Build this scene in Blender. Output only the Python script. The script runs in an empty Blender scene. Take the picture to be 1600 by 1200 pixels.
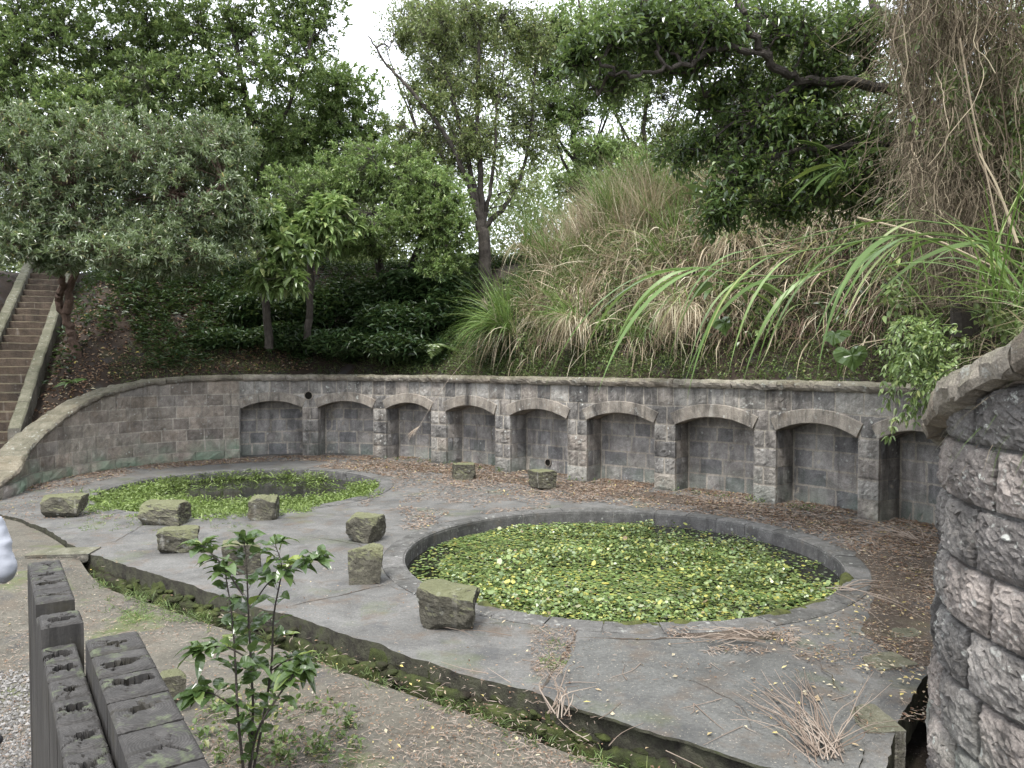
import bpy, bmesh, math, random
import numpy as np
from mathutils import Vector
random.seed(7); RNG = np.random.default_rng(11)
sc = bpy.context.scene; COL = sc.collection
R = math.radians
# ------------------------------------------------------------------ camera, light, exposure
H0 = 2.4; F = 1200.0; PITCH = math.atan(33/1200.0)
cam_d = bpy.data.cameras.new('camera'); cam = bpy.data.objects.new('camera', cam_d); COL.objects.link(cam)
cam.location = (0, 0, H0); cam.rotation_euler = (math.pi/2-PITCH, 0, 0)
cam_d.sensor_width = 36; cam_d.lens = 36*F/1600; cam_d.clip_start = 0.05; cam_d.clip_end = 2000
sc.camera = cam
SUN_EL, SUN_ROT = 62, 200
w = bpy.data.worlds.new('World'); sc.world = w; w.use_nodes = True
nt = w.node_tree; bg = nt.nodes['Background']
sky = nt.nodes.new('ShaderNodeTexSky'); sky.sky_type = 'NISHITA'; sky.sun_disc = False
sky.sun_elevation = R(SUN_EL); sky.sun_rotation = R(SUN_ROT); sky.dust_density = 4; sky.air_density = 1.0
# thin overcast: a white cloud layer over the physical sky
mx = nt.nodes.new('ShaderNodeMix'); mx.data_type = 'RGBA'
tc = nt.nodes.new('ShaderNodeTexCoord'); nz = nt.nodes.new('ShaderNodeTexNoise')
nz.inputs['Scale'].default_value = 2.2; nz.inputs['Detail'].default_value = 5
rp = nt.nodes.new('ShaderNodeValToRGB'); rp.color_ramp.elements[0].position = .3; rp.color_ramp.elements[1].position = .7
rp.color_ramp.elements[0].color = (.75, .75, .75, 1); rp.color_ramp.elements[1].color = (.95, .95, .95, 1)
nt.links.new(tc.outputs['Generated'], nz.inputs['Vector']); nt.links.new(nz.outputs[0], rp.inputs[0])
nt.links.new(rp.outputs[0], mx.inputs['Factor'])
nt.links.new(sky.outputs[0], mx.inputs['A']); mx.inputs['B'].default_value = (8.6, 8.9, 9.4, 1)
sx = nt.nodes.new('ShaderNodeSeparateXYZ'); nt.links.new(tc.outputs['Generated'], sx.inputs[0])
gr_ = nt.nodes.new('ShaderNodeValToRGB'); gr_.color_ramp.elements[0].position = 0.0; gr_.color_ramp.elements[1].position = .95
gr_.color_ramp.elements[0].color = (.68, .69, .71, 1); gr_.color_ramp.elements[1].color = (1, .99, .98, 1); nt.links.new(sx.outputs[2], gr_.inputs[0])
mg = nt.nodes.new('ShaderNodeMix'); mg.data_type = 'RGBA'; mg.blend_type = 'MULTIPLY'; mg.inputs['Factor'].default_value = 1   # an overcast sky is brighter overhead
nt.links.new(mx.outputs['Result'], mg.inputs['A']); nt.links.new(gr_.outputs[0], mg.inputs['B'])
nt.links.new(mg.outputs['Result'], bg.inputs['Color']); bg.inputs['Strength'].default_value = 0.13
sl = bpy.data.lights.new('sun', 'SUN'); sun = bpy.data.objects.new('sun', sl); COL.objects.link(sun)
sl.energy = 1.5; sl.angle = R(12); sl.color = (1, .97, .92)
sun.rotation_euler = (R(90-SUN_EL), 0, R(180-SUN_ROT))
sc.view_settings.view_transform = 'Standard'; sc.view_settings.look = 'None'
sc.view_settings.gamma = 1; sc.view_settings.use_curve_mapping = False
sc.view_settings.exposure = 1.62
sc.render.engine = 'CYCLES'
sc.cycles.max_bounces = 6; sc.cycles.transparent_max_bounces = 4

# ------------------------------------------------------------------ projection helpers (world positions measured from the place)
cp, sp = math.cos(PITCH), math.sin(PITCH)
def ray(px, py):
    dx = (px-800)/F; dz = -(py-600)/F
    return np.array([dx, cp+sp*dz, -sp+cp*dz])
def W(px, py, Y): r = ray(px, py); return np.array([0, 0, H0])+r*(Y/r[1])
def G(px, py, z=0.0): r = ray(px, py); return np.array([0, 0, H0])+r*((z-H0)/r[2])
def PX(p): return 800+F*p[0]/(p[1]*cp-(p[2]-H0)*sp)

# ------------------------------------------------------------------ noise
def _h(ix, iy, iz, s):
    n = (ix*374761393+iy*668265263+iz*2147483647//7+s*1442695041).astype(np.int64) & 0xffffffff
    n = ((n ^ (n >> 13))*1274126177) & 0xffffffff
    return ((n ^ (n >> 16)) & 0xffff)/65535.0
def vnoise(P, seed=0):
    P = np.asarray(P, float); i = np.floor(P).astype(np.int64); f = P-i; f = f*f*(3-2*f)
    r = 0
    for a in (0, 1):
        for b in (0, 1):
            for c in (0, 1):
                wgt = (f[..., 0] if a else 1-f[..., 0])*(f[..., 1] if b else 1-f[..., 1])*(f[..., 2] if c else 1-f[..., 2])
                r = r+wgt*_h(i[..., 0]+a, i[..., 1]+b, i[..., 2]+c, seed)
    return r*2-1
def fbm(P, seed=0, o=4):
    P = np.asarray(P, float); r = 0; a = 1
    for k in range(o): r = r+a*vnoise(P*2**k, seed+k); a *= .5
    return r/1.8
def nrm(v): return v/np.maximum(np.linalg.norm(v, axis=-1, keepdims=True), 1e-9)
def rv(n): return nrm(RNG.normal(size=(n, 3)))
def U(a, b, n=None): return RNG.uniform(a, b, n)

# ------------------------------------------------------------------ mesh helpers
class Acc:
    def __init__(s): s.v = []; s.f = []; s.n = 0
    def add(s, V, Fc, mi=0):
        V = np.asarray(V, float).reshape(-1, 3); Fc = np.asarray(Fc, np.int64)
        if len(V) == 0: return
        s.v.append(V); s.f.append((Fc+s.n, mi)); s.n += len(V)
    def build(s, name, mats, parent=None, smooth=False):
        me = bpy.data.meshes.new(name)
        if s.n:
            V = np.concatenate(s.v); me.vertices.add(len(V)); me.vertices.foreach_set('co', V.ravel().astype(np.float32))
            idx = np.concatenate([f.ravel() for f, _ in s.f]); tot = np.concatenate([np.full(len(f), f.shape[1]) for f, _ in s.f])
            mi = np.concatenate([np.full(len(f), m) for f, m in s.f])
            me.loops.add(len(idx)); me.loops.foreach_set('vertex_index', idx.astype(np.int32))
            me.polygons.add(len(tot)); st = np.concatenate([[0], np.cumsum(tot)[:-1]])
            me.polygons.foreach_set('loop_start', st.astype(np.int32)); me.polygons.foreach_set('loop_total', tot.astype(np.int32))
            me.polygons.foreach_set('material_index', mi.astype(np.int32))
            me.polygons.foreach_set('use_smooth', np.full(len(tot), smooth))
            me.update(calc_edges=True)
        for m in (mats if isinstance(mats, (list, tuple)) else [mats]): me.materials.append(m)
        o = bpy.data.objects.new(name, me); COL.objects.link(o)
        if parent is not None: o.parent = parent; o.matrix_parent_inverse = parent.matrix_world.inverted() if False else o.matrix_parent_inverse
        if parent is not None:
            L = parent.get('_loc')
            if L is not None: me.transform(__import__('mathutils').Matrix.Translation(-Vector(L)))
        return o
def tag(o, label=None, cat=None, group=None, kind=None):
    if label: o['label'] = label
    if cat: o['category'] = cat
    if group: o['group'] = group
    if kind: o['kind'] = kind
    return o
def thing(name, loc, label, cat, group=None):
    o = bpy.data.objects.new(name, None); COL.objects.link(o); o.location = tuple(loc); o['_loc'] = tuple(float(c) for c in loc)
    o.empty_display_size = .1
    return tag(o, label, cat, group)
def gridf(nx, ny, base=0):
    i, j = np.meshgrid(np.arange(nx-1), np.arange(ny-1), indexing='ij'); a = (i*ny+j).ravel()+base
    return np.stack([a, a+ny, a+ny+1, a+1], 1)
def tube(A, P, r0, r1=None, sides=6, mi=0, rough=0.0, sub=3):
    P = np.asarray(P, float)
    rr = np.asarray(r0, float) if np.ndim(r0) else np.linspace(r0, r0 if r1 is None else r1, len(P))
    if sub > 1 and len(P) > 2: P, rr = spline(P, sub, rr)
    T = nrm(np.gradient(P, axis=0)); ref = np.array([0.31, .17, .93]) if abs(T[:, 2]).mean() < .8 else np.array([.9, .3, .1])
    B = nrm(np.cross(T, ref)); N = np.cross(B, T); a = np.arange(sides)*2*math.pi/sides
    V = P[:, None]+rr[:, None, None]*(np.cos(a)[None, :, None]*B[:, None]+np.sin(a)[None, :, None]*N[:, None])
    if rough: V = V+(fbm(V*9, 5)[..., None]*rough)*(V-P[:, None])/np.maximum(rr[:, None, None], 1e-6)
    m = len(P); i, j = np.meshgrid(np.arange(m-1), np.arange(sides), indexing='ij'); j2 = (j+1) % sides
    f = np.stack([i*sides+j, i*sides+j2, (i+1)*sides+j2, (i+1)*sides+j], -1).reshape(-1, 4)
    A.add(V, f, mi)
def spline(P, k, rr=None):
    P = np.asarray(P, float); E = np.vstack([2*P[0]-P[1], P, 2*P[-1]-P[-2]]); out = []; ro = []
    for i in range(len(P)-1):
        p0, p1, p2, p3 = E[i:i+4]
        for t in np.arange(k)/k:
            out.append(.5*((2*p1)+(p2-p0)*t+(2*p0-5*p1+4*p2-p3)*t*t+(-p0+3*p1-3*p2+p3)*t**3))
            if rr is not None: ro.append(rr[i]*(1-t)+rr[i+1]*t)
    out.append(P[-1])
    if rr is not None: ro.append(rr[-1]); return np.array(out), np.array(ro)
    return np.array(out)
def thin_tubes(A, P, Rr, sides=3, mi=0):
    """P (n,m,3), Rr (n,m) many strands at once"""
    n, m, _ = P.shape; T = nrm(np.gradient(P, axis=1)); B = nrm(np.cross(T, np.array([.37, .21, .9]))); N = np.cross(B, T)
    a = np.arange(sides)*2*math.pi/sides
    V = P[:, :, None]+Rr[:, :, None, None]*(np.cos(a)[:, None]*B[:, :, None]+np.sin(a)[:, None]*N[:, :, None])
    i, j = np.meshgrid(np.arange(m-1), np.arange(sides), indexing='ij'); j2 = (j+1) % sides
    f = np.stack([i*sides+j, i*sides+j2, (i+1)*sides+j2, (i+1)*sides+j], -1).reshape(-1, 4)
    A.add(V, (f[None]+(np.arange(n)*m*sides)[:, None, None]).reshape(-1, 4), mi)
def leaves(A, P, D, L, Wd, fold=.25, droop=.25, rows=1, mi=0, up=None, wave=0.0):
    """folded leaves with base P, direction D; rows=1: four corners, rows>=3: curved shapely leaf"""
    n = len(P); D = nrm(D); L = np.broadcast_to(L, n)[:, None]; Wd = np.broadcast_to(Wd, n)[:, None]
    upv = np.array([0, 0, 1.]) if up is None else up
    S = np.cross(D, upv+RNG.normal(size=(n, 3))*.35); S = nrm(S); N = nrm(np.cross(S, D))
    if rows == 1:
        tip = P+D*L-np.array([0, 0, 1])*L*droop*.5; mid = P+D*L*.45-np.array([0, 0, 1])*L*droop*.1
        V = np.stack([P, mid+S*Wd*.5+N*Wd*fold, tip, mid-S*Wd*.5+N*Wd*fold], 1)
        b = (np.arange(n)*4)[:, None]
        A.add(V, np.concatenate([b+[0, 1, 2], b+[0, 2, 3]]), mi); return
    t = np.linspace(0, 1, rows+1); ws = np.sin(np.pi*np.clip(t, .0, 1)**.8)**.8; ws[0] = .08; ws[-1] = 0.02
    C = P[:, None]+D[:, None]*(L[:, None]*t[None, :, None])-np.array([0, 0, 1])*(L[:, None]*droop*(t**2)[None, :, None])
    e = S[:, None]*(Wd[:, None]*.5*ws[None, :, None]); u = N[:, None]*(Wd[:, None]*fold*ws[None, :, None])
    if wave: u = u*(1+wave*np.sin(t*11+U(0, 6, n)[:, None])[..., None])
    V = np.stack([C+e+u, C, C-e+u], 2)   # n,rows+1,3,3
    m = rows+1; f = []
    for r in range(rows):
        a = r*3; f += [[a, a+3, a+4, a+1], [a+1, a+4, a+5, a+2]]
    f = np.array(f); A.add(V, (f[None]+(np.arange(n)*m*3)[:, None, None]).reshape(-1, 4), mi)
def blades(A, P, D, L, Wd, droop=1.0, seg=4, mi=0, curl=0.0):
    n = len(P); D = nrm(D); L = np.broadcast_to(L, n); Wd = np.broadcast_to(Wd, n); droop = np.broadcast_to(droop, n)
    S = nrm(np.cross(D, np.array([0, 0, 1.])+RNG.normal(size=(n, 3))*.5))
    C = [P]; d = D.copy()
    for k in range(seg):
        d = nrm(d+np.array([0, 0, -1.])*(droop[:, None]/seg)+(S*RNG.normal(size=(n, 1))*curl if curl else 0)); C.append(C[-1]+d*(L/seg)[:, None])
    C = np.stack(C, 1); t = np.linspace(0, 1, seg+1); ws = np.minimum(1, (1-t)*2.2)*np.minimum(1, .45+t*2); ws[-1] = .03
    e = S[:, None]*(Wd[:, None]*.5*ws[None])[..., None]
    V = np.stack([C+e, C-e], 2); m = seg+1
    f = np.array([[r*2, r*2+2, r*2+3, r*2+1] for r in range(seg)])
    A.add(V, (f[None]+(np.arange(n)*m*2)[:, None, None]).reshape(-1, 4), mi)

# ------------------------------------------------------------------ materials
MATS = {}
class NT:
    def __init__(s, name):
        s.m = bpy.data.materials.new(name); s.m.use_nodes = True; s.t = s.m.node_tree; s.b = s.t.nodes['Principled BSDF']; s.o = s.t.nodes['Material Output']
        s.pos = s.n('ShaderNodeNewGeometry').outputs['Position']
    def n(s, t, **k):
        x = s.t.nodes.new(t)
        for a, b in k.items(): setattr(x, a, b)
        return x
    def l(s, a, b): s.t.links.new(a, b)
    def noise(s, scale, detail=4, rough=.55, vec=None, dist=0):
        x = s.n('ShaderNodeTexNoise'); x.inputs['Scale'].default_value = scale; x.inputs['Detail'].default_value = detail
        x.inputs['Roughness'].default_value = rough; x.inputs['Distortion'].default_value = dist
        s.l(vec if vec is not None else s.pos, x.inputs['Vector']); return x.outputs[0]
    def vor(s, scale, feat='F1', vec=None):
        x = s.n('ShaderNodeTexVoronoi'); x.feature = feat; x.inputs['Scale'].default_value = scale
        s.l(vec if vec is not None else s.pos, x.inputs['Vector']); return x.outputs['Distance']
    def ramp(s, fac, stops):
        x = s.n('ShaderNodeValToRGB'); e = x.color_ramp.elements
        while len(e) < len(stops): e.new(.5)
        for k, (p, c) in enumerate(stops):
            e[k].position = p; e[k].color = (c, c, c, 1) if not hasattr(c, '__len__') else (*c, 1)
        s.l(fac, x.inputs[0]); return x.outputs[0]
    def mix(s, fac, a, b, mode='MIX'):
        x = s.n('ShaderNodeMix', data_type='RGBA', blend_type=mode)
        for v, k in ((fac, 'Factor'), (a, 'A'), (b, 'B')):
            if hasattr(v, 'links') : s.l(v, x.inputs[k])
            elif k == 'Factor': x.inputs[k].default_value = v
            else: x.inputs[k].default_value = (*v, 1)
        return x.outputs['Result']
    def math(s, op, a, b=0.0, c=None):
        x = s.n('ShaderNodeMath', operation=op)
        for v, k in ((a, 0), (b, 1)) + (((c, 2),) if c is not None else ()):
            if hasattr(v, 'links'): s.l(v, x.inputs[k])
            else: x.inputs[k].default_value = v
        return x.outputs[0]
    def sep(s, v=None):
        x = s.n('ShaderNodeSeparateXYZ'); s.l(v if v is not None else s.pos, x.inputs[0]); return x.outputs
    def island(s): return s.n('ShaderNodeNewGeometry').outputs['Random Per Island']
    def bump(s, h, strength=.5, dist=.02):
        x = s.n('ShaderNodeBump'); x.inputs['Strength'].default_value = strength; x.inputs['Distance'].default_value = dist
        s.l(h, x.inputs['Height']); s.l(x.outputs[0], s.b.inputs['Normal'])
    def done(s, col, rough=.85, spec=.3):
        if hasattr(col, 'links'): s.l(col, s.b.inputs['Base Color'])
        else: s.b.inputs['Base Color'].default_value = (*col, 1)
        if hasattr(rough, 'links'): s.l(rough, s.b.inputs['Roughness'])
        else: s.b.inputs['Roughness'].default_value = rough
        s.b.inputs['Specular IOR Level'].default_value = spec
        MATS[s.m.name] = s.m; return s.m

def stone_mat(name, cols, lichen=.5, algae=None, moss=0.0, stain=0.5, bscale=14, bstr=.8, bd=.03, island=True, lich_scale=9, streak=.6, mid=None, mossc=((.08, .095, .035), (.14, .145, .07))):
    s = NT(name); isl = s.island() if island else s.noise(1.1, 2)
    n = len(cols); c = s.ramp(isl, [(i/max(n-1, 1), k) for i, k in enumerate(cols)])
    n1 = s.noise(6, 8, .7); c = s.mix(.55, c, s.ramp(n1, [(.25, .25), (.75, .8)]), 'OVERLAY')
    c = s.mix(.5, c, s.ramp(s.noise(2.4, 7, .75, dist=.8), [(.36, .22), (.62, .8)]), 'OVERLAY')
    spk = s.noise(90, 3, .7); c = s.mix(.4, c, s.ramp(spk, [(.35, .2), (.65, .85)]), 'OVERLAY')
    if stain:
        st = s.n('ShaderNodeMapping'); st.inputs['Scale'].default_value = (2.2, 2.2, .5); s.l(s.pos, st.inputs[0])
        sn = s.noise(1.6, 5, .65, st.outputs[0]); c = s.mix(s.ramp(sn, [(.45, 0), (.7, stain)]), c, (.022, .021, .022))
    if streak:
        sm = s.n('ShaderNodeMapping'); sm.inputs['Scale'].default_value = (9, 9, .9); s.l(s.pos, sm.inputs[0])
        c = s.mix(s.math('MULTIPLY', s.ramp(s.noise(1.0, 4, .6, sm.outputs[0]), [(.60, 0), (.72, streak)]), s.ramp(s.noise(.9, 2), [(.45, 0), (.6, 1)])), c, (.42, .40, .36))
        c = s.mix(s.ramp(s.noise(.8, 5, .7, sm.outputs[0]), [(.30, streak*.9), (.42, 0)]), c, (.03, .029, .028))
        c = s.mix(s.ramp(s.noise(2.1, 6, .7), [(.56, 0), (.72, streak*.6)]), c, (.16, .115, .075))
    if lichen:
        ln = s.noise(lich_scale, 6, .7); big = s.noise(1.3, 3)
        m = s.math('MULTIPLY', s.ramp(ln, [(.58, 0), (.64, 1)]), s.ramp(big, [(.4, 0), (.6, 1)]))
        c = s.mix(s.math('MULTIPLY', m, lichen), c, (.40, .41, .38))
        v = s.vor(7); vm = s.math('MULTIPLY', s.ramp(v, [(.13, 1), (.17, 0)]), s.ramp(s.noise(1.9, 2), [(.5, 0), (.6, 1)]))
        c = s.mix(s.math('MULTIPLY', vm, lichen), c, (.48, .49, .46))
    if algae:
        x, y, z = s.sep(); zz = s.math('ADD', z, s.math('MULTIPLY', s.noise(2.5, 4), .7))
        am = s.math('MULTIPLY', s.ramp(zz, [(.35, 1), (.95, 0)]), s.ramp(s.noise(1.2, 4), [(.42, 0), (.6, 1)]))
        c = s.mix(s.math('MULTIPLY', am, algae), c, (.16, .24, .17))
    if moss:
        nn = s.sep(s.n('ShaderNodeNewGeometry').outputs['Normal'])[2]
        mm = s.math('MULTIPLY', s.ramp(s.math('ADD', nn, s.math('MULTIPLY', s.noise(7, 5), .9)), [(.55, 0), (1.15, 1)]), moss)
        c = s.mix(mm, c, s.mix(s.noise(30, 3), mossc[0], mossc[1]))
    h = s.math('ADD', s.noise(bscale, 10, .72), s.math('MULTIPLY', s.noise(bscale*5, 4, .7), .35))
    s.bump(h, bstr, bd); return s.done(c, .9, .2)

def leaf_mat(name, stops, rough=.42, transl=.3, spec=.4, tcol=None):
    s = NT(name); c = s.ramp(s.island(), stops); c = s.mix(.55, c, s.ramp(s.noise(1.1, 4), [(.3, .25), (.7, .75)]), 'OVERLAY')
    s.done(c, rough, spec)
    tr = s.n('ShaderNodeBsdfTranslucent'); mxs = s.n('ShaderNodeMixShader'); mxs.inputs[0].default_value = transl
    bc = s.mix(.55, c, tcol or (.15, .21, .05)); s.l(bc, tr.inputs[0])
    s.l(s.b.outputs[0], mxs.inputs[1]); s.l(tr.outputs[0], mxs.inputs[2]); s.l(mxs.outputs[0], s.o.inputs[0]); return s.m

WALLC = [(.16, .15, .14), (.25, .235, .215), (.12, .116, .112), (.30, .285, .26), (.20, .19, .175), (.26, .23, .20), (.15, .145, .14), (.33, .315, .29)]
M_wall = stone_mat('weathered_masonry', WALLC, lichen=.8, algae=.18, stain=.75)
M_wing = stone_mat('brown_masonry', [(.20, .17, .14), (.26, .235, .20), (.16, .14, .122), (.28, .24, .20), (.20, .185, .17)], lichen=.5, algae=.8, stain=.35)
M_alc = stone_mat('alcove_masonry', [(.22, .212, .205), (.27, .255, .24), (.15, .148, .15), (.30, .275, .25), (.20, .19, .18)], lichen=.5, algae=.3, stain=.55, streak=.3, mid=None)
M_mortar = stone_mat('pale_mortar', [(.29, .265, .23), (.34, .31, .265)], lichen=.0, stain=.55, bscale=30, bstr=.4, island=False)
M_mortar2 = stone_mat('grey_mortar', [(.09, .088, .084), (.13, .125, .12)], lichen=.0, stain=.3, bscale=30, bstr=.4, island=False)
M_arch = stone_mat('stained_concrete_arch', [(.27, .235, .195), (.21, .19, .165), (.30, .26, .21)], lichen=.6, stain=.95, bscale=25, bstr=.35, bd=.015)
M_coping = stone_mat('coping_stone', [(.21, .18, .145), (.16, .145, .12), (.25, .225, .19)], lichen=.7, moss=.25, stain=.45, bstr=1)
M_near = stone_mat('dark_rock_face', [(.12, .116, .112), (.23, .215, .20), (.085, .083, .082), (.29, .255, .23), (.16, .15, .143)], lichen=1, algae=.5, stain=.8, bscale=34, bstr=1, bd=.02, lich_scale=20, streak=.15)
M_rim = stone_mat('dark_rim_stone', [(.085, .083, .082), (.11, .107, .105), (.07, .069, .068)], lichen=.45, stain=.3, moss=.05, bscale=30, bstr=.5, bd=.015, lich_scale=16)
M_rock = stone_mat('mossy_toplit_rock', [(.055, .052, .04), (.11, .103, .08), (.042, .04, .03)], lichen=.45, moss=.75, stain=.4, mossc=((.12, .13, .06), (.21, .215, .125)), bscale=8, bstr=1, bd=.06, island=False)  # real moss; dark sides and pale tops also paint in light from above
M_stair = stone_mat('stair_stone', [(.085, .065, .05), (.11, .085, .066), (.065, .052, .042)], lichen=.1, moss=.2, stain=.5, bscale=12)
M_parapet = stone_mat('parapet_stone', [(.11, .105, .085), (.15, .14, .118)], lichen=.5, moss=.3, stain=.5)

def ground_mat(name, a, b, litter=.5, moss=.3, wet=.0, dirtc=(.10, .075, .055), speck=.7):
    s = NT(name); c = s.mix(s.noise(.7, 6, .6), a, b); c = s.mix(.6, c, s.ramp(s.noise(38, 8, .8), [(.3, .18), (.7, .8)]), 'OVERLAY'); c = s.mix(.5, c, s.ramp(s.noise(1.6, 8, .75, dist=.6), [(.35, .2), (.65, .75)]), 'OVERLAY')
    c = s.mix(s.ramp(s.noise(2.3, 7, .7), [(.52, 0), (.66, .75*litter)]), c, dirtc)
    c = s.mix(s.ramp(s.noise(3.1, 4, .6), [(.30, .55), (.44, 0)]), c, (.05, .052, .055))
    c = s.mix(s.ramp(s.noise(60, 2, .5), [(.66, 0), (.70, speck)]), c, (.30, .27, .22))
    mm = s.math('MULTIPLY', s.ramp(s.noise(1.1, 5, .65), [(.56, 0), (.68, 1)]), moss); c = s.mix(mm, c, (.08, .10, .035))
    s.bump(s.math('ADD', s.noise(5, 8, .65), s.math('MULTIPLY', s.noise(70, 4, .7), .25)), .45, .03); return s.done(c, .88, .25)
M_slab = ground_mat('grey_slab', (.083, .082, .078), (.14, .138, .131), .85, .35)
M_slab2 = ground_mat('greenish_slab', (.078, .079, .075), (.125, .125, .118), .7, .3)
M_dirt = ground_mat('dirty_concrete', (.125, .115, .095), (.075, .07, .056), .6, .9)
M_base = ground_mat('soil', (.05, .04, .032), (.085, .066, .05), .5, .3)
M_bank = ground_mat('leafy_soil', (.022, .016, .012), (.042, .03, .022), .6, .3, dirtc=(.03, .02, .015), speck=0)
def simple(name, stops, rough=.7, spec=.3, bs=30, bstr=.4, nsc=None):
    s = NT(name); c = s.ramp(s.island() if nsc is None else s.noise(nsc, 6, .65), stops); s.bump(s.noise(bs, 6, .7), bstr, .02); return s.done(c, rough, spec)
M_moss = simple('moss', [(.36, (.03, .026, .02)), (.5, (.038, .045, .02)), (.64, (.065, .078, .026)), (.72, (.045, .036, .026))], .95, .1, 60, 1, nsc=4)
M_moss2 = simple('olive_moss', [(.4, (.05, .055, .025)), (.6, (.09, .10, .035))], .95, .1, 60, .8, nsc=9)
M_edge = simple('mossy_undercut_shade', [(.35, (.035, .032, .028)), (.6, (.07, .07, .05)), (.75, (.055, .07, .025))], .95, .1, 30, 1, nsc=7)  # mossy slab side, with the shade of an undercut painted into its dark tones
M_bark = simple('dark_bark', [(.3, (.035, .03, .026)), (.7, (.085, .075, .065))], .9, .2, 25, 1, nsc=8)
M_bark_r = simple('red_brown_bark', [(.3, (.06, .042, .034)), (.7, (.13, .088, .066))], .85, .2, 20, .9, nsc=6)
M_bark_l = simple('pale_bark', [(.3, (.10, .09, .075)), (.7, (.2, .185, .16))], .9, .2, 20, .8, nsc=6)
M_twig = simple('dead_twig', [(0, (.15, .115, .09)), (.5, (.23, .185, .15)), (.9, (.31, .26, .215)), (1, (.09, .07, .055))], .8, .2)
M_vine = simple('dry_vine', [(0, (.05, .038, .026)), (.4, (.11, .086, .058)), (.75, (.20, .165, .115)), (.9, (.32, .27, .19)), (1, (.07, .07, .035))], .85, .2)
M_deadf = simple('dead_frond', [(0, (.05, .034, .026)), (.4, (.10, .066, .048)), (.8, (.17, .12, .09)), (1, (.07, .046, .034))], .85, .2)
M_litter = leaf_mat('fallen_leaf', [(0, (.13, .07, .045)), (.35, (.20, .125, .08)), (.6, (.28, .2, .13)), (.85, (.10, .06, .04)), (.95, (.42, .38, .28)), (1, (.45, .36, .08))], .6, .1, .25, (.2, .12, .05))
M_palelitter = leaf_mat('pale_litter', [(0, (.40, .36, .26)), (.5, (.30, .23, .15)), (.8, (.45, .38, .12)), (1, (.5, .47, .4))], .6, .1, .25, (.3, .2, .08))
M_greyleaf = leaf_mat('grey_green_leaf', [(0, (.075, .11, .05)), (.4, (.14, .19, .095)), (.75, (.22, .27, .16)), (.95, (.36, .40, .28)), (1, (.40, .34, .12))], .25, .38, .8)
M_midleaf = leaf_mat('mid_green_leaf', [(0, (.09, .14, .045)), (.5, (.17, .245, .085)), (.85, (.27, .36, .14)), (1, (.36, .40, .15))], .3, .45, .7)
M_brightleaf = leaf_mat('bright_green_leaf', [(0, (.11, .17, .05)), (.5, (.19, .28, .095)), (.85, (.29, .39, .15)), (1, (.40, .44, .18))], .3, .45, .7)
M_thinleaf = leaf_mat('sparse_olive_leaf', [(0, (.10, .13, .05)), (.5, (.17, .21, .085)), (.9, (.26, .30, .13)), (1, (.33, .29, .12))], .35, .42, .6)
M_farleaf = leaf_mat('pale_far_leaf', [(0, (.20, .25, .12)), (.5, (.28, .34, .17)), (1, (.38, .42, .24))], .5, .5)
M_bigleaf = leaf_mat('glossy_broad_leaf', [(0, (.035, .065, .022)), (.5, (.065, .11, .035)), (.9, (.11, .17, .055)), (1, (.24, .30, .07))], .25, .38, .7)
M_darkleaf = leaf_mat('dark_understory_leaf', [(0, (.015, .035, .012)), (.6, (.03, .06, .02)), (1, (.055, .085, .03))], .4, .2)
M_grass = leaf_mat('fresh_grass', [(0, (.06, .10, .025)), (.5, (.10, .15, .045)), (.9, (.16, .21, .075)), (1, (.26, .25, .1))], .45, .3)
M_reed = leaf_mat('reed_blade', [(0, (.075, .14, .025)), (.5, (.12, .20, .05)), (.9, (.19, .27, .09)), (1, (.3, .32, .12))], .33, .35, .5)
M_straw = leaf_mat('dry_straw', [(0, (.12, .09, .055)), (.35, (.27, .215, .14)), (.7, (.42, .36, .25)), (.9, (.58, .52, .39)), (1, (.20, .24, .09))], .6, .3, .3, (.34, .28, .16))
M_plume = leaf_mat('pale_plume', [(0, (.42, .34, .27)), (1, (.55, .48, .40))], .8, .35, .1, (.5, .42, .33))
M_lily = leaf_mat('floating_leaf', [(0, (.06, .095, .03)), (.3, (.105, .165, .045)), (.55, (.16, .225, .07)), (.76, (.23, .28, .10)), (.82, (.36, .33, .07)), (.90, (.28, .30, .075)), (.93, (.10, .14, .05)), (.975, (.34, .40, .26)), (1, (.20, .12, .06))], .33, .15, .6)
M_algaeplant = leaf_mat('pond_grass', [(0, (.085, .13, .03)), (.5, (.14, .20, .05)), (1, (.22, .28, .09))], .4, .3)
s = NT('dark_water'); s.bump(s.noise(9, 3), .06, .01); M_water = s.done((.012, .013, .009), .06, .6)
s = NT('weathered_timber'); x_, y_, z_ = s.sep()
g = s.noise(1.0, 3, .6)
mp = s.n('ShaderNodeMapping'); mp.inputs['Scale'].default_value = (14, 14, .9); s.l(s.pos, mp.inputs[0]); gr = s.noise(2.2, 7, .7, mp.outputs[0])
wv = s.n('ShaderNodeTexWave'); wv.wave_type = 'RINGS'; wv.rings_direction = 'Z'; wv.inputs['Scale'].default_value = 34; wv.inputs['Distortion'].default_value = 4; wv.inputs['Detail'].default_value = 3
tco = s.n('ShaderNodeTexCoord'); s.l(tco.outputs['Object'], wv.inputs['Vector'])
nz_ = s.sep(s.n('ShaderNodeNewGeometry').outputs['Normal'])[2]; top = s.ramp(nz_, [(.5, 0), (.8, 1)])
grain = s.mix(top, gr, s.mix(.85, wv.outputs[0], s.noise(14, 8, .75)))
c = s.ramp(grain, [(.25, (.012, .011, .010)), (.5, (.03, .028, .026)), (.75, (.068, .064, .060))])
c = s.mix(s.math('MULTIPLY', s.ramp(s.noise(9, 6, .7), [(.54, 0), (.64, 1)]), s.math('MULTIPLY', top, .5)), c, (.10, .125, .06))
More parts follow.
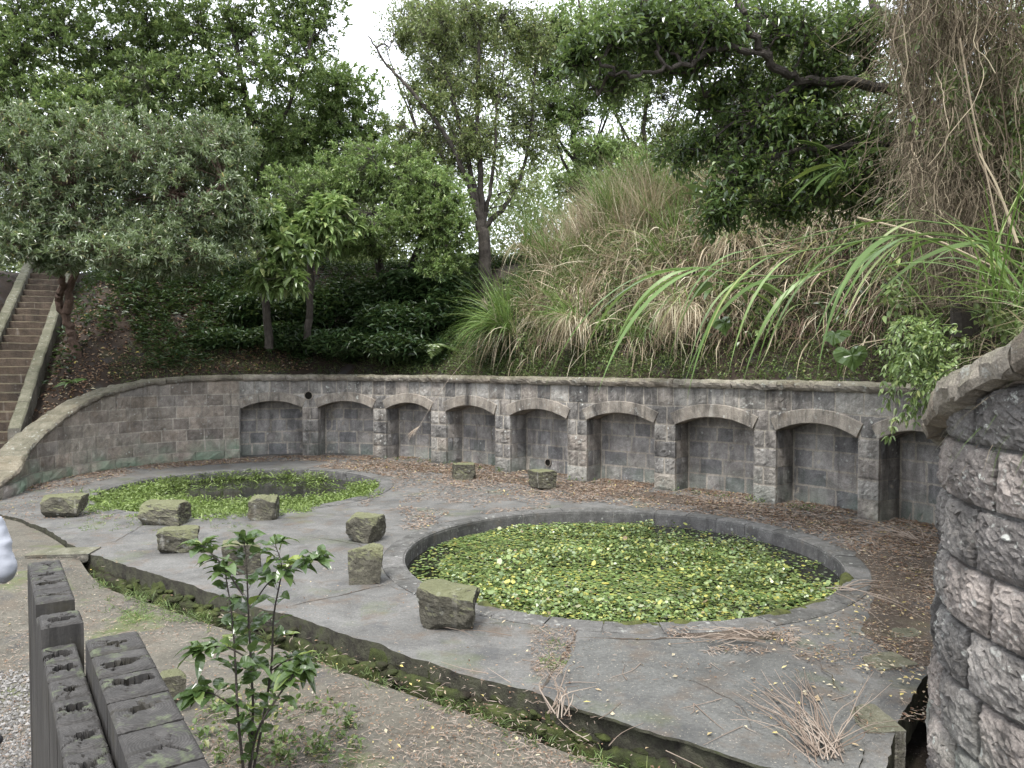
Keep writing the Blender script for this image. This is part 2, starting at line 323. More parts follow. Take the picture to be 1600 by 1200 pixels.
c = s.mix(s.math('MULTIPLY', s.ramp(s.noise(3, 5, .7), [(.5, 0), (.7, .6)]), s.math('SUBTRACT', 1, top)), c, (.045, .04, .025))
s.bump(s.math('ADD', grain, s.math('MULTIPLY', s.noise(60, 5), .5)), .45, .008); M_timber = s.done(c, .75, .35)
s = NT('rot_and_hole_shade'); M_rot_shade = s.done((.012, .011, .009), .95, .1)  # near-black rot, with the shade inside holes painted into the colour
M_gravel = simple('gravel_stone', [(0, (.09, .085, .08)), (.5, (.17, .165, .155)), (1, (.30, .29, .28))], .8, .3)
def plain(name, c, rough=.7): s = NT(name); s.bump(s.noise(120, 4), .25, .004); return s.done(c, rough, .3)
M_sweater = plain('grey_knit', (.33, .345, .385), .95); M_trouser = plain('navy_trousers', (.02, .022, .035), .9)
M_skin = plain('skin', (.45, .27, .19), .55); M_hair = plain('black_hair', (.012, .01, .01), .5); M_shoe = plain('dark_shoe', (.03, .03, .035), .6)

# ------------------------------------------------------------------ wall centre line
bpix = [(12, 776), (50, 757), (150, 737), (250, 724), (370, 716), (485, 712), (593, 716), (685, 724), (785, 737), (900, 751), (1038, 766), (1194, 785), (1354, 813)]
cpts = [(-12.5, 6.5), (-10.4, 9.4), (-9.25, 11.8)]+[tuple(G(x, y)[:2]) for x, y in bpix]+[(6.12, 10.3), (6.35, 8.9), (6.15, 7.5), (5.6, 6.2), (5.1, 5.3)]
cl = spline(np.array([(x, y, 0) for x, y in cpts]), 60)[:, :2]
for _ in range(40): cl[1:-1] = cl[1:-1]*.5+(cl[:-2]+cl[2:])*.25
seg = np.linalg.norm(np.diff(cl, axis=0), axis=1); S_ = np.concatenate([[0], np.cumsum(seg)]); SL = S_[-1]
Tn = nrm(np.gradient(cl, axis=0)/np.gradient(S_)[:, None]); Nn = np.stack([Tn[:, 1], -Tn[:, 0]], 1)
def M3(s, n, z):
    s = np.asarray(s, float); sc_ = np.clip(s, 0, SL)
    p = np.stack([np.interp(sc_, S_, cl[:, k]) for k in (0, 1)], -1); q = nrm(np.stack([np.interp(sc_, S_, Nn[:, k]) for k in (0, 1)], -1))
    t = np.stack([-q[..., 1], q[..., 0]], -1)
    p = p+q*np.asarray(n, float)[..., None]+t*(s-sc_)[..., None]
    return np.concatenate([p, np.broadcast_to(z, p.shape[:-1])[..., None]], -1)
pxs = 800+F*cl[:, 0]/(cl[:, 1]*cp+H0*sp); vis = (cl[:, 1] > 9.5) & (S_ > 6)
def s_at(px):
    m = np.where((S_ > 7) & (S_ < SL-4.2))[0]; k = m[np.argmin(abs(pxs[m]-px))]; return S_[k]
top_px = [(-45, .03), (-15, .2), (12, .42), (40, .76), (80, 1.17), (120, 1.52), (170, 1.80), (230, 1.99), (300, 2.08), (370, 2.1)]
tS = [S_[0]]+[s_at(p) if p > 5 else s_at(12)-(12-p)*.028 for p, _ in top_px]; tZ = [0.0]+[z for _, z in top_px]
tS.append(SL); tZ.append(2.1)
def topz(s): return np.interp(s, tS, tZ)
def lenz(s): e = .05; return np.sqrt(1+((topz(s+e)-topz(s-e))/(2*e))**2)

CR = 1.55
# ------------------------------------------------------------------ stone block builder in a local (a,b,c) frame mapped by fn
def block(A, fn, a0, a1, b0, b1, nx=5, ny=4, gap=.012, proud=.0, rough=.02, bulge=.02, depth=.08, mi=0, clampb=None, seed=0, relief=0.0, rf=5.0):
    a0 += gap/2; a1 -= gap/2; b0 += gap/2; b1 -= gap/2
    if a1-a0 < .03 or b1-b0 < .03: return
    u = np.linspace(0, 1, nx); v = np.linspace(0, 1, ny); uu, vv = np.meshgrid(u, v, indexing='ij')
    jx = U(-.35, .35, (nx, ny))/(nx-1)*(uu > 0)*(uu < 1); jy = U(-.35, .35, (nx, ny))/(ny-1)*(vv > 0)*(vv < 1)
    a = a0+(a1-a0)*(uu+jx); b = b0+(b1-b0)*(vv+jy)
    edge = (uu == 0) | (uu == 1) | (vv == 0) | (vv == 1)
    c = proud+np.where(edge, -rough*.35-U(0, .005, uu.shape), bulge*np.sin(np.pi*np.clip(uu, .05, .95))**.5*np.sin(np.pi*np.clip(vv, .05, .95))**.5+RNG.normal(size=uu.shape)*rough)
    a = np.where(edge & (uu == 0), a+U(0, gap*.7, uu.shape), a); b = np.where(edge & (vv == 1), b-U(0, gap*.7, uu.shape), b)
    if relief:
        Q = np.stack([a*rf*CR, b*rf, 0*a+a0*7], -1); nn_ = fbm(Q, 17, 4); c = c+np.where(edge, .25, 1)*relief*(nn_+.5*(1-2*np.abs(fbm(Q*1.7, 23, 3))*2))
    if clampb is not None: b, keep = clampb(a, b)
    if clampb is not None and not keep: return
    V = fn(a, b, c); base = len(V.reshape(-1, 3)); f = gridf(nx, ny)
    per = [(i, 0) for i in range(nx)]+[(nx-1, j) for j in range(1, ny)]+[(i, ny-1) for i in range(nx-2, -1, -1)]+[(0, j) for j in range(ny-2, 0, -1)]
    pa = np.array([a[i, j] for i, j in per]); pb = np.array([b[i, j] for i, j in per]); Bk = fn(pa, pb, np.full(len(per), proud-depth))
    idx = np.array([i*ny+j for i, j in per]); k = len(per); nxt = np.roll(np.arange(k), -1)
    sk = np.stack([idx, np.arange(k)+base, nxt+base, idx[nxt]], 1)
    A.add(np.concatenate([V.reshape(-1, 3), Bk.reshape(-1, 3)]), np.concatenate([f, sk]), mi)
def courses(A, fn, a0, a1, zs, lmin=.3, lmax=.6, **k):
    for q in range(len(zs)-1):
        a = a0-(U(0, lmin) if (a1-a0) > lmax*1.5 else 0); first = True
        while a < a1-.02:
            L = U(lmin, lmax)
            if a1-(a+L) < lmin*.7: L = a1-a
            block(A, fn, max(a, a0), min(a+L, a1), zs[q], zs[q+1], **k); a += L

openings = [(378, 472), (498, 582), (605, 672), (697, 773), (798, 886), (917, 1020), (1055, 1175), (1213, 1337), (1372, 1497)]
op = [(s_at(a), s_at(b)) for a, b in openings]
SPR, RISE, RING, AD = 1.25, .17, .24, .55
def arc(a, b):
    h = (b-a)/2; Rr = (h*h+RISE*RISE)/(2*RISE); cz = SPR+RISE-Rr; return (a+b)/2, h, Rr, cz
ZS = [0, .31, .62, .94, 1.25]
sA = s_at(375)-.02; sEnd = SL+0.0
wall = thing('retaining_wall', M3(np.array(op[4][0]), 0., 0.), 'long curved stone retaining wall with a row of arched alcoves behind both ponds', 'stone wall')
A = Acc()
fr = lambda a, b, c: M3(a, c, b)
# wing (plain) wall on the left, blocks end under its falling coping
def clampwing(a, b):
    lim = topz(a)-.13*lenz(a); b2 = np.minimum(b, lim); return b2, (b2.max()-b2.min()) > .04 and b.min() < lim.max()-.02
zsw = [.22, .50, .78, 1.06, 1.34, 1.62, 1.96]
s0 = s_at(12)-1.9
AW = Acc()
for q in range(6):
    a = s0
    while a < sA-.02:
        L = U(.34, .72)
        if sA-(a+L) < .25: L = sA-a
        block(AW, fr, a, a+L, zsw[q], zsw[q+1], nx=7, ny=4, gap=.018, rough=.005, bulge=.006, clampb=clampwing); a += L
a = s0
while a < sA-.02:   # plinth
    L = U(.5, .9)
    if sA-(a+L) < .3: L = sA-a
    block(AW, fr, a, a+L, -.05, .22, nx=6, ny=4, gap=.008, proud=.08, rough=.01, bulge=.03, depth=.2, clampb=clampwing); a += L
g_ = np.linspace(s0, sA, 90)
AW.add(np.stack([M3(g_, -.0085, np.full(90, -.05)), M3(g_, -.0085, np.maximum(topz(g_)-.1*lenz(g_), -.04))], 1), gridf(90, 2), 1)
AW.build('plain_wing', [M_wing, M_mortar], wall)
# piers and spandrels
def ringmid(a, b, kk):
    m, h, Rr, cz = arc(*op[kk]); x = np.clip(abs(a-m), 0, h+.1); return cz+np.sqrt(np.maximum((Rr+RING*.5)**2-x*x, 0))
prev = sA
for k, (a, b) in enumerate(op+[(sEnd, sEnd)]):
    if a-prev > .05:
        w_ = a-prev
        for q in range(4):
            if w_ > .7 and (k == 0 or k == len(op)): courses(A, fr, prev, a, ZS[q:q+2], .3, .55, nx=9, ny=7, rough=.004, bulge=.012, relief=.010, gap=.024)
            elif w_ > .42 and q % 2: m = prev+w_*U(.4, .6); block(A, fr, prev, m, ZS[q], ZS[q+1], nx=8, ny=8, rough=.004, bulge=.012, relief=.010, gap=.024, depth=.3); block(A, fr, m, a, ZS[q], ZS[q+1], nx=8, ny=8, rough=.004, bulge=.012, relief=.010, gap=.024, depth=.3)
            else: block(A, fr, prev, a, ZS[q], ZS[q+1], nx=9, ny=8, rough=.004, bulge=.012, relief=.010, gap=.024, depth=.3)
        g_ = np.linspace(prev+.012, a-.012, 8); A.add(np.stack([M3(g_, -.012, np.full(8, -.05)), M3(g_, -.012, np.full(8, SPR+.02))], 1), gridf(8, 2), 1)
    prev = b
def clampspan(a, b):
    lo = np.full(a.shape, -9.)
    for kk, (p, q) in enumerate(op):
        ins = (a > p-.02) & (a < q+.02)
        lo = np.where(ins, np.maximum(lo, ringmid(a, b, kk)), lo)
    b2 = np.maximum(b, lo); return b2, (b2.max()-b2.min()) > .03
for z0, z1 in ((SPR, 1.60), (1.60, 1.955)):
    a = sA
    while a < sEnd-.02:
        L = U(.28, .5)
        if sEnd-(a+L) < .2: L = sEnd-a
        b1 = z1
        uu = np.linspace(a, a+L, 5); cov = min([min((ringmid(uu, 0, kk)[(uu > p) & (uu < q)]).tolist()+[0]) if ((uu > p) & (uu < q)).all() else 0 for kk, (p, q) in enumerate(op)]+[9]) if False else 0
        block(A, fr, a, a+L, z0, b1, nx=9, ny=7, rough=.004, bulge=.010, relief=.009, gap=.022, clampb=lambda x, y, z1=z1: (lambda r: (np.minimum(r[0], z1-.006), (np.minimum(r[0], z1-.006).max(axis=1)-np.minimum(r[0], z1-.006).min(axis=1)).max() > .04))(clampspan(x, y))); a += L
# mortar backing of the spandrels
ss = np.linspace(sA, sEnd, 700); lo = np.full(700, SPR)
for kk, (p, q) in enumerate(op): lo = np.where((ss > p) & (ss < q), ringmid(ss, 0, kk), lo)
A.add(np.stack([M3(ss, -.011, lo), M3(ss, -.011, np.full(700, 1.96))], 1), gridf(700, 2), 1)
A.build('masonry', [M_wall, M_mortar], wall)
for k, (a, b) in enumerate(op):
    m, h, Rr, cz = arc(a, b); th = math.asin(h/Rr)
    B = Acc()
    # ring: front face, soffit running back, extrados lip
    nt_ = 22; t = np.linspace(-th-.0, th+.0, nt_)
    def ap(rad, n): return M3(m+rad*np.sin(t), np.full(nt_, n), cz+rad*np.cos(t))
    j1 = 1+.0*t
    pr = [(Rr, -AD-.02), (Rr, .02), (Rr+.012, .034), (Rr+RING-.012, .034), (Rr+RING, .02), (Rr+RING, -.1)]
    V = np.stack([ap(r_, n_)+fbm(ap(r_, n_)*8, k)[:, None]*np.array([.006, .006, .006]) for r_, n_ in pr], 1)
    B.add(V, gridf(nt_, len(pr)))
    for e in (0, nt_-1): B.add(V[e], [[0, 1, 2, 3], [0, 3, 4, 5]])
    B.build('arch', [M_arch], wall)
    # recess: back wall and the two reveals
    C_ = Acc(); zt = SPR+RISE+.05
    courses(C_, lambda p, q, c: M3(p, -AD+c, q), a, b, [-.03, .30, .60, .92, 1.2, zt], .3, .55, nx=5, ny=4, rough=.006, bulge=.005, gap=.026)
    for side, s_e in ((1, a), (-1, b)):
        for q in range(4):
            nn0 = -AD; cuts = [nn0, nn0+(.3 if q % 2 else .0), -.06]
            cuts = sorted(set(cuts))
            for c0, c1 in zip(cuts[:-1], cuts[1:]):
                if c1-c0 > .05: block(C_, lambda p, q_, c, s_e=s_e, side=side: M3(s_e+side*(c-.004), p, q_), c0, c1, ZS[q], ZS[q+1], nx=4, ny=4, rough=.007, bulge=.004, gap=.01, depth=.05)
    g2 = np.linspace(a-.015, b+.015, 6)
    C_.add(np.stack([M3(g2, -AD-.0085, np.full(6, -.05)), M3(g2, -AD-.0085, np.full(6, zt))], 1), gridf(6, 2), 1)
    for s_e in (a-.014, b+.014): C_.add(M3(np.array([s_e, s_e, s_e, s_e]), np.array([-AD-.02, -.03, -.03, -AD-.02]), np.array([-.05, -.05, SPR+.02, SPR+.02])), [[0, 1, 2, 3]], 1)
    C_.build('alcove', [M_alc, M_mortar], wall)
# coping
A = Acc(); a = s0
def cop(a, n, zoff): return M3(a, n, topz(a)+zoff*lenz(a))
while a < sEnd-.02:
    L = U(.7, 1.15)
    if a < sA-3: L = U(.55, .8)
    if sEnd-(a+L) < .4: L = sEnd-a
    na = 14; aa = np.linspace(a+.004, a+L-.004, na); wid = .10; bk = -.42
    if a > sA: pf = [(bk, -.15), (bk, -.01), (bk+.05, 0), (wid-.05, 0), (wid-.012, -.02), (wid+.012, -.06), (wid+.006, -.10), (wid-.02, -.145), (-.03, -.15)]
    else: pf = [(bk, -.13), (bk, -.01), (bk+.05, 0), (wid-.06, 0), (wid-.02, -.02), (wid, -.06), (wid-.01, -.10), (wid-.04, -.13), (-.03, -.14)]
    V = np.stack([cop(aa, np.full(na, n_), zz) for n_, zz in pf], 1)
    Nz = np.stack([fbm(V*k_, 3+i) for i, k_ in enumerate((7, 7, 7))], -1)
    dmp = np.ones(V.shape[:2]); V = V+Nz*.032+RNG.normal(size=V.shape)*.005
    A.add(V, gridf(na, len(pf))); base = np.arange(len(pf))
    A.add(V[0], [base[::-1]]); A.add(V[-1], [base]); a += L
A.build('coping', M_coping, wall)
# round drain mouth, a clay pipe end
def drain(px, py, r, s_e, n, name):
    A = Acc(); t = np.linspace(0, 2*math.pi, 21)
    zc = H0-(py-567)/1200*np.linalg.norm(M3(np.array(s_e), 0, 0.)[1])
    for (r0, n0, r1, n1, mi) in ((r*1.25, n-.02, r*1.25, n+.025, 0), (r*1.25, n+.025, r, n+.025, 0), (r, n+.025, r*.95, n-.0, 1)):
        A.add(np.stack([M3(s_e+r0*np.cos(t), np.full(21, n0), zc+r0*np.sin(t)), M3(s_e+r1*np.cos(t), np.full(21, n1), zc+r1*np.sin(t))], 1), gridf(21, 2), mi)
    A.add(M3(s_e+r*.95*np.cos(t[:-1]), np.full(20, n+.001), zc+r*.95*np.sin(t[:-1])), [np.arange(20)], 1)  # flat near-black disc painted as the shade inside the pipe
    return A.build(name, [M_arch, M_rot_shade], wall)
drain(483, 618, .095, s_at(484), .012, 'drain_mouth')
drain(830, 727, .07, s_at(832), -AD+.015, 'drain_mouth')

# ------------------------------------------------------------------ court floor: slabs around the two pits
PC = [np.array([1.33, 9.68]), np.array([-5.13, 14.67])]; PR = [2.66, 2.54]; RW = .28
def irregular(P, step=.05, amp=.025, seed=0):
    step = .05
    out = []
    for a, b in zip(P[:-1], P[1:]):
        a, b = np.array(a, float), np.array(b, float); n = max(1, int(np.linalg.norm(b-a)/step)); t_ = (b-a)/max(np.linalg.norm(b-a), 1e-6); q = np.array([t_[1], -t_[0]])
        for k in range(n):
            p = a+(b-a)*k/n; out.append(p+q*amp*float(fbm(np.array([p[0]*2.5, p[1]*2.5, seed*3.7]), seed))+q*.03*float(fbm(np.array([p[0]*9, p[1]*9, seed*1.7]), seed+3)))
    out.append(np.array(P[-1], float)); return out
edge_px = [(-60, 792), (0, 803), (60, 820), (100, 843), (130, 861), (200, 884), (300, 914), (345, 930), (450, 960), (600, 1012), (720, 1050), (830, 1080), (870, 1098), (960, 1125), (1050, 1153), (1190, 1197), (1320, 1235), (1385, 1215), (1400, 1130), (1420, 1090), (1440, 1062), (1452, 1040)]
edge = [G(x, y)[:2] for x, y in edge_px]
edge = [np.array(p) for p in edge]
# the slab's outer side runs along the foot of the wall
back = [M3(np.array(s_), -.62, 0.)[:2] for s_ in np.linspace(SL-.3, s_at(12)-2.5, 60)]
front = irregular(edge, .11, .045, 3)
outline = front+[np.array([3.6, 5.6]), np.array([5.2, 5.4])]+back
def fill(name, loops, z, mat, thick=.0, kind='structure', parent=None):
    bm = bmesh.new(); es = []
    for L in loops:
        vs = [bm.verts.new((float(p[0]), float(p[1]), z)) for p in L]
        es += [bm.edges.new((vs[i], vs[(i+1) % len(vs)])) for i in range(len(vs))]
    bmesh.ops.triangle_fill(bm, use_beauty=True, use_dissolve=False, edges=es)
    for f in bm.faces:
        if f.normal.z < 0: f.normal_flip()
    if thick:
        r = bmesh.ops.extrude_face_region(bm, geom=bm.faces[:]); 
        for v in r['geom']:
            if isinstance(v, bmesh.types.BMVert): v.co.z -= thick
        bmesh.ops.recalc_face_normals(bm, faces=bm.faces)
        for f in bm.faces:
            if abs(f.normal.z) < .5: f.material_index = 1
    me = bpy.data.meshes.new(name); bm.to_mesh(me); bm.free(); me.materials.append(mat)
    if thick: me.materials.append(M_edge)
    o = bpy.data.objects.new(name, me); COL.objects.link(o); o['kind'] = kind
    return o
def circ(c, r, n=96, rev=False):
    t = np.arange(n)*2*math.pi/n; return [c+r*np.array([math.cos(a), math.sin(a)]) for a in t]
slab = fill('paving_slab', [outline, circ(PC[0], PR[0]+RW+.006), circ(PC[1], PR[1]+RW+.006)], 0.0, M_slab, .28)
# greener slab lying on the right front
gp = [(905, 1003), (985, 1003), (1090, 1000), (1170, 1005), (1250, 1040), (1300, 1075), (1330, 1110), (1350, 1170), (1330, 1241), (1190, 1202), (1050, 1158), (960, 1130), (868, 1102), (880, 1060), (893, 1030)]
gloop = [G(x, y)[:2] for x, y in gp]; gl = irregular(gloop+[gloop[0]], .1, .03, 8)[:-1]
fill('front_paving', [gl], .022, M_slab2, .02)
def patch(name, pix, z, mat, seed):
    L = [G(x, y)[:2] for x, y in pix]; L = irregular(L+[L[0]], .05, .10, seed)[:-1]; return fill(name, [L], z, mat)
patch('earth_patch', [(1330, 870), (1375, 840), (1400, 825), (1470, 840), (1475, 1000), (1462, 1040), (1425, 1045), (1385, 1010), (1345, 985), (1365, 930)], .0042, M_base, 5)
patch('earth_patch', [(1050, 990), (1110, 985), (1180, 984), (1235, 992), (1200, 1001), (1100, 1000)], .0043, M_base, 6)
patch('earth_patch', [(560, 728), (680, 738), (780, 752), (900, 770), (1040, 786), (1190, 806), (1330, 838), (1360, 825), (1190, 792), (1038, 771), (900, 756), (785, 742), (690, 730), (600, 722)], .0042, M_base, 7)
# dirt filled joints and cracks
def crack(A, pix, w_, seed):
    P = irregular([G(x, y)[:2] for x, y in pix], .05, .06, seed); P = np.array(P); t_ = nrm(np.gradient(P, axis=0)); q = np.stack([-t_[:, 1], t_[:, 0]], 1)
    ww = w_*(.6+.5*fbm(np.column_stack([P*6, 0*P[:, 0]]), seed))*np.sin(np.linspace(.25, math.pi-.25, len(P)))
    z = np.full(len(P), .0045 if pix[0][0] < 900 or pix[0][1] < 1000 else .0265)
    A.add(np.stack([np.column_stack([P+q*ww[:, None], z]), np.column_stack([P-q*ww[:, None], z])], 1), gridf(len(P), 2)[:, ::-1])
A = Acc()
for k, (pix, w_) in enumerate([([(452, 947), (530, 932), (604, 914)], .016), ([(618, 905), (600, 880), (560, 850), (480, 838), (430, 842)], .007), ([(905, 985), (890, 1010), (870, 1040), (845, 1080)], .03), ([(905, 1002), (985, 1003), (1090, 1000), (1180, 1003)], .02),
    ([(600, 797), (680, 812), (700, 800)], .01), ([(300, 790), (420, 812), (520, 806), (600, 797)], .009), ([(1270, 1035), (1300, 1060), (1310, 1085), (1340, 1100)], .008), ([(1160, 1004), (1210, 985), (1225, 975)], .006), ([(1330, 1100), (1345, 1130), (1380, 1150)], .007), ([(690, 905), (640, 925), (604, 914)], .006),
    ([(120, 856), (180, 846), (240, 812)], .008), ([(980, 775), (1100, 790), (1230, 790)], .01), ([(700, 960), (760, 975), (830, 968)], .006), ([(1020, 1050), (1090, 1070), (1160, 1110), (1170, 1150)], .004)]): crack(A, pix, w_, k+1)
tag(A.build('paving_joints', M_base), kind='structure')
# foundations under everything
A = Acc(); A.add([[-300, -300, -.62], [300, -300, -.62], [300, 300, -.62], [-300, 300, -.62]], [[0, 1, 2, 3]]); tag(A.build('ground', M_base), kind='structure')
# lower forecourt: from the trench towards the camera
kerbp = [(-140, 786), (-60, 797), (0, 808), (70, 836), (118, 868), (150, 895), (200, 913), (350, 962), (440, 992), (600, 1048), (740, 1094), (860, 1138), (1000, 1186), (1130, 1232), (1260, 1270), (1400, 1262)]
ZL = -.2
kl = np.array([G(x, y, ZL+.05)[:2] for x, y in kerbp])
def lowz(x, y):
    d = np.clip((-x-1.0)/2.2, 0, 1)*np.clip((5.2-y)/2.0, 0, 1); d2 = np.clip((3.2-y)/2.2, 0, 1)
    d3 = np.clip((-x-4.6)/.9, 0, 1)*np.clip((y-7.0)/1.5, 0, 1); return ZL+.32*d*d*(3-2*d)+.25*d2*d2+.165*d3*d3*(3-2*d3)+.02*fbm(np.stack([x*.9, y*.9, 0*x], -1), 2)
ks, = [spline(np.column_stack([kl, np.zeros(len(kl))]), 8)[:, :2]]
rows = []; m = len(ks); NQ = 60
for q in range(NQ):
    t = q/(NQ-1); tgt = np.column_stack([np.linspace(-9.5, 3.3, m), np.full(m, -3.0)]); p = ks*(1-t)+tgt*t
    p = p-np.array([0, .13])*(1-t); rows.append(np.column_stack([p, lowz(p[:, 0], p[:, 1])+(0 if q else -.02)]))
V = np.stack(rows, 1); skirt = V[:, 0].copy(); skirt[:, 2] = -.6
A = Acc(); A.add(V, gridf(m, NQ)); A.add(np.stack([skirt, V[:, 0]], 1), gridf(m, 2)); tag(A.build('lower_ground', M_dirt, smooth=True), kind='structure')
# mossy kerbs in the trench
def ridge(name, path, w, z, h, mat, seed, label=None):
    A = Acc(); P = spline(np.column_stack([path, np.zeros(len(path))]), 24)[:, :2]; t_ = nrm(np.gradient(P, axis=0)); q = np.stack([-t_[:, 1], t_[:, 0]], 1)
    n = len(P); prof = [(-.5, -h), (-.5, -.03), (-.38, 0), (0, .012), (.38, 0), (.5, -.03), (.5, -h)]
    V = np.stack([np.column_stack([P+q*w*a_, np.full(n, z+b_)]) for a_, b_ in prof], 1)
    nn = fbm(V*np.array([5, 5, 3]), seed, 5); V = V+np.stack([nn*.05, fbm(V*6, seed+4)*.05, fbm(V*7, seed+9, 5)*.05-np.clip(fbm(V*np.array([1.6, 1.6, 0]), seed+2)-.05, 0, 1)*.35], -1)
    A.add(V, gridf(n, len(prof))); return A.build(name, mat, smooth=True)
k2 = kl+np.array([0, .0]); tag(ridge('trench_kerb', k2[5:]+np.array([.01, .03]), .10, ZL+.05, .45, M_moss, 4), kind='structure')
e2 = np.array([G(x, y+9, -.1)[:2] for x, y in edge_px[4:16]]); tag(ridge('trench_ledge', e2+np.array([-.0, -.03]), .10, -.045, .4, M_moss, 9), kind='structure')
rr_ = np.random.default_rng(5); A = Acc(); bm = bmesh.new(); bmesh.ops.create_icosphere(bm, subdivisions=3, radius=1); IV = np.array([v.co[:] for v in bm.verts]); IF = np.array([[v.index for v in f.verts] for f in bm.faces]); bm.free()
KS2 = spline(np.column_stack([kl[6:], 0*kl[6:, 0]]), 12)[:, :2]
for k in range(420):
    p = KS2[rr_.integers(0, len(KS2))]+rr_.normal(size=2)*np.array([.05, .05])+np.array([.04, rr_.uniform(-.02, .16)]); sz = rr_.uniform(.012, .048)*np.array([1.4, 1, .7]); v = IV*(1+.45*fbm(IV*1.3+k, k)[:, None])*(1+.12*fbm(IV*4+k, k+1)[:, None])*sz
    a_ = rr_.uniform(0, 6.3); v = np.column_stack([v[:, 0]*math.cos(a_)-v[:, 1]*math.sin(a_), v[:, 0]*math.sin(a_)+v[:, 1]*math.cos(a_), v[:, 2]]); A.add(v+[p[0], p[1], rr_.uniform(-.24, -.12)], IF)
tag(A.build('trench_rubble', M_moss, smooth=True), 'mossy rubble and clods lying along the broken trench', 'rubble', kind='stuff')
# ragged pale slabs at the broken right corner
def rock(name, c, size, rotz, seed, mat, label, cat, group=None, cuts=9, n=15, noise=.085, taper=0.0):
    rs = np.random.default_rng(seed); bm = bmesh.new(); bmesh.ops.create_cube(bm, size=2); bmesh.ops.subdivide_edges(bm, edges=bm.edges[:], cuts=n, use_grid_fill=True)
    V = np.array([v.co[:] for v in bm.verts])
    sk = rs.uniform(-.07, .07, 4)
    V[:, 0] *= 1+sk[0]*V[:, 2]; V[:, 1] *= 1+sk[1]*V[:, 2]; V[:, 0] += sk[2]*V[:, 2]*.6; V[:, 2] *= 1+sk[3]*V[:, 0]*.6
    for _ in range(cuts):
        nn = nrm(rs.normal(size=3)); cdist = rs.uniform(1.0, 1.25)*(abs(nn).sum()*.62+.12); d = V@nn-cdist; V -= np.outer(np.maximum(d, 0), nn)
    V += nrm(V)*(fbm(V*1.6+seed, seed, 5)*noise*1.4)[:, None]; V += nrm(V)*(np.abs(fbm(V*3.1+seed, seed+3, 5))*-noise*1.5+.025*fbm(V*9, seed+5, 3))[:, None]; V[:, :2] *= (1+taper*V[:, 2:3])
    V *= np.array(size)/2; V[:, 2] -= V[:, 2].min(); ca, sa = math.cos(rotz), math.sin(rotz)
    V = np.column_stack([V[:, 0]*ca-V[:, 1]*sa, V[:, 0]*sa+V[:, 1]*ca, V[:, 2]-.015])
    for v, p in zip(bm.verts, V): v.co = p
    me = bpy.data.meshes.new(name); bm.to_mesh(me); bm.free(); me.materials.append(mat)
    o = bpy.data.objects.new(name, me); COL.objects.link(o); o.location = (float(c[0]), float(c[1]), float(c[2])); return tag(o, label, cat, group)
GR = 'mossy stone blocks on the paving'
def stone(x0, x1, y0, y1, rot, seed, label, dz=None, asp=1.0):
    c = G((x0+x1)/2, y1-2); Y = c[1]; wdt = (x1-x0)/F*Y*.93; hgt = (y1-y0)/F*Y*.92
    c[1] += wdt*.35; return rock('stone_block', c, (wdt, wdt*asp, hgt), rot, seed, M_rock, label, 'stone', GR, taper=.13 if seed == 29 else .03)
stone(60, 120, 775, 812, .1, 21, 'squarish brown stone block standing at the left end of the weedy pond', asp=.7)
stone(213, 283, 786, 824, -.05, 22, 'wide low stone block at the near edge of the weedy pond', asp=.7)
stone(238, 302, 826, 867, .35, 23, 'rounded mossy stone lying just in front of the wide low block', asp=.8)
stone(385, 431, 773, 815, .08, 24, 'upright pale topped stone at the weedy pond edge above the sapling', asp=.8)
stone(706, 743, 721, 752, .2, 25, 'small round dark stone on brown litter before the fourth alcove from the left', asp=.9)
stone(830, 871, 735, 767, .5, 26, 'small cubic dark stone on the litter between wall and leaf covered pond', asp=.9)
stone(540, 595, 804, 850, -.3, 27, 'pale green cubic stone just behind a taller mossy stone near the pond rim', asp=.9)
stone(540, 596, 852, 915, .12, 28, 'taller mossy stone block beside the left tip of the leafy pond rim', asp=.85)
stone(650, 748, 918, 990, -.12, 29, 'largest dark stone block, tapering downward, at the front rim of the leaf covered pond', asp=.7)
stone(340, 402, 848, 900, .3, 30, 'mossy stone half hidden behind the leafy sapling', asp=.8)
c = G(275, 1090, 0)
rock('stone_block', G(268, 1094, -.12), (.2, .18, .22), .4, 31, M_rock, 'small dark stone on the ground beside the timber posts', 'stone', GR)
rock('flat_stone', G(90, 880, -.1)+np.array([0, .15, 0]), (.72, .36, .13), .1, 41, M_parapet, 'flat grey stone slab bridging the left end of the trench', 'stone slab', cuts=3, noise=.03)
rock('flat_stone', G(1398, 1105, -.28)+np.array([.02, .18, 0]), (.36, .3, .31), .25, 43, M_parapet, 'pale broken slab corner beside the dark gap by the rounded wall', 'stone slab', cuts=3, noise=.04)
rock('flat_stone', G(1420, 1048, -.28)+np.array([.02, .14, 0]), (.3, .24, .30), -.1, 44, M_parapet, 'smaller pale broken stone just behind the broken slab corner', 'stone slab', cuts=3, noise=.04)
rock('flat_stone', G(1375, 1200, -.26)+np.array([.0, .14, 0]), (.26, .4, .28), .05, 45, M_parapet, 'grey kerb stone nearest the camera at the foot of the rounded wall', 'stone slab', cuts=3, noise=.04)

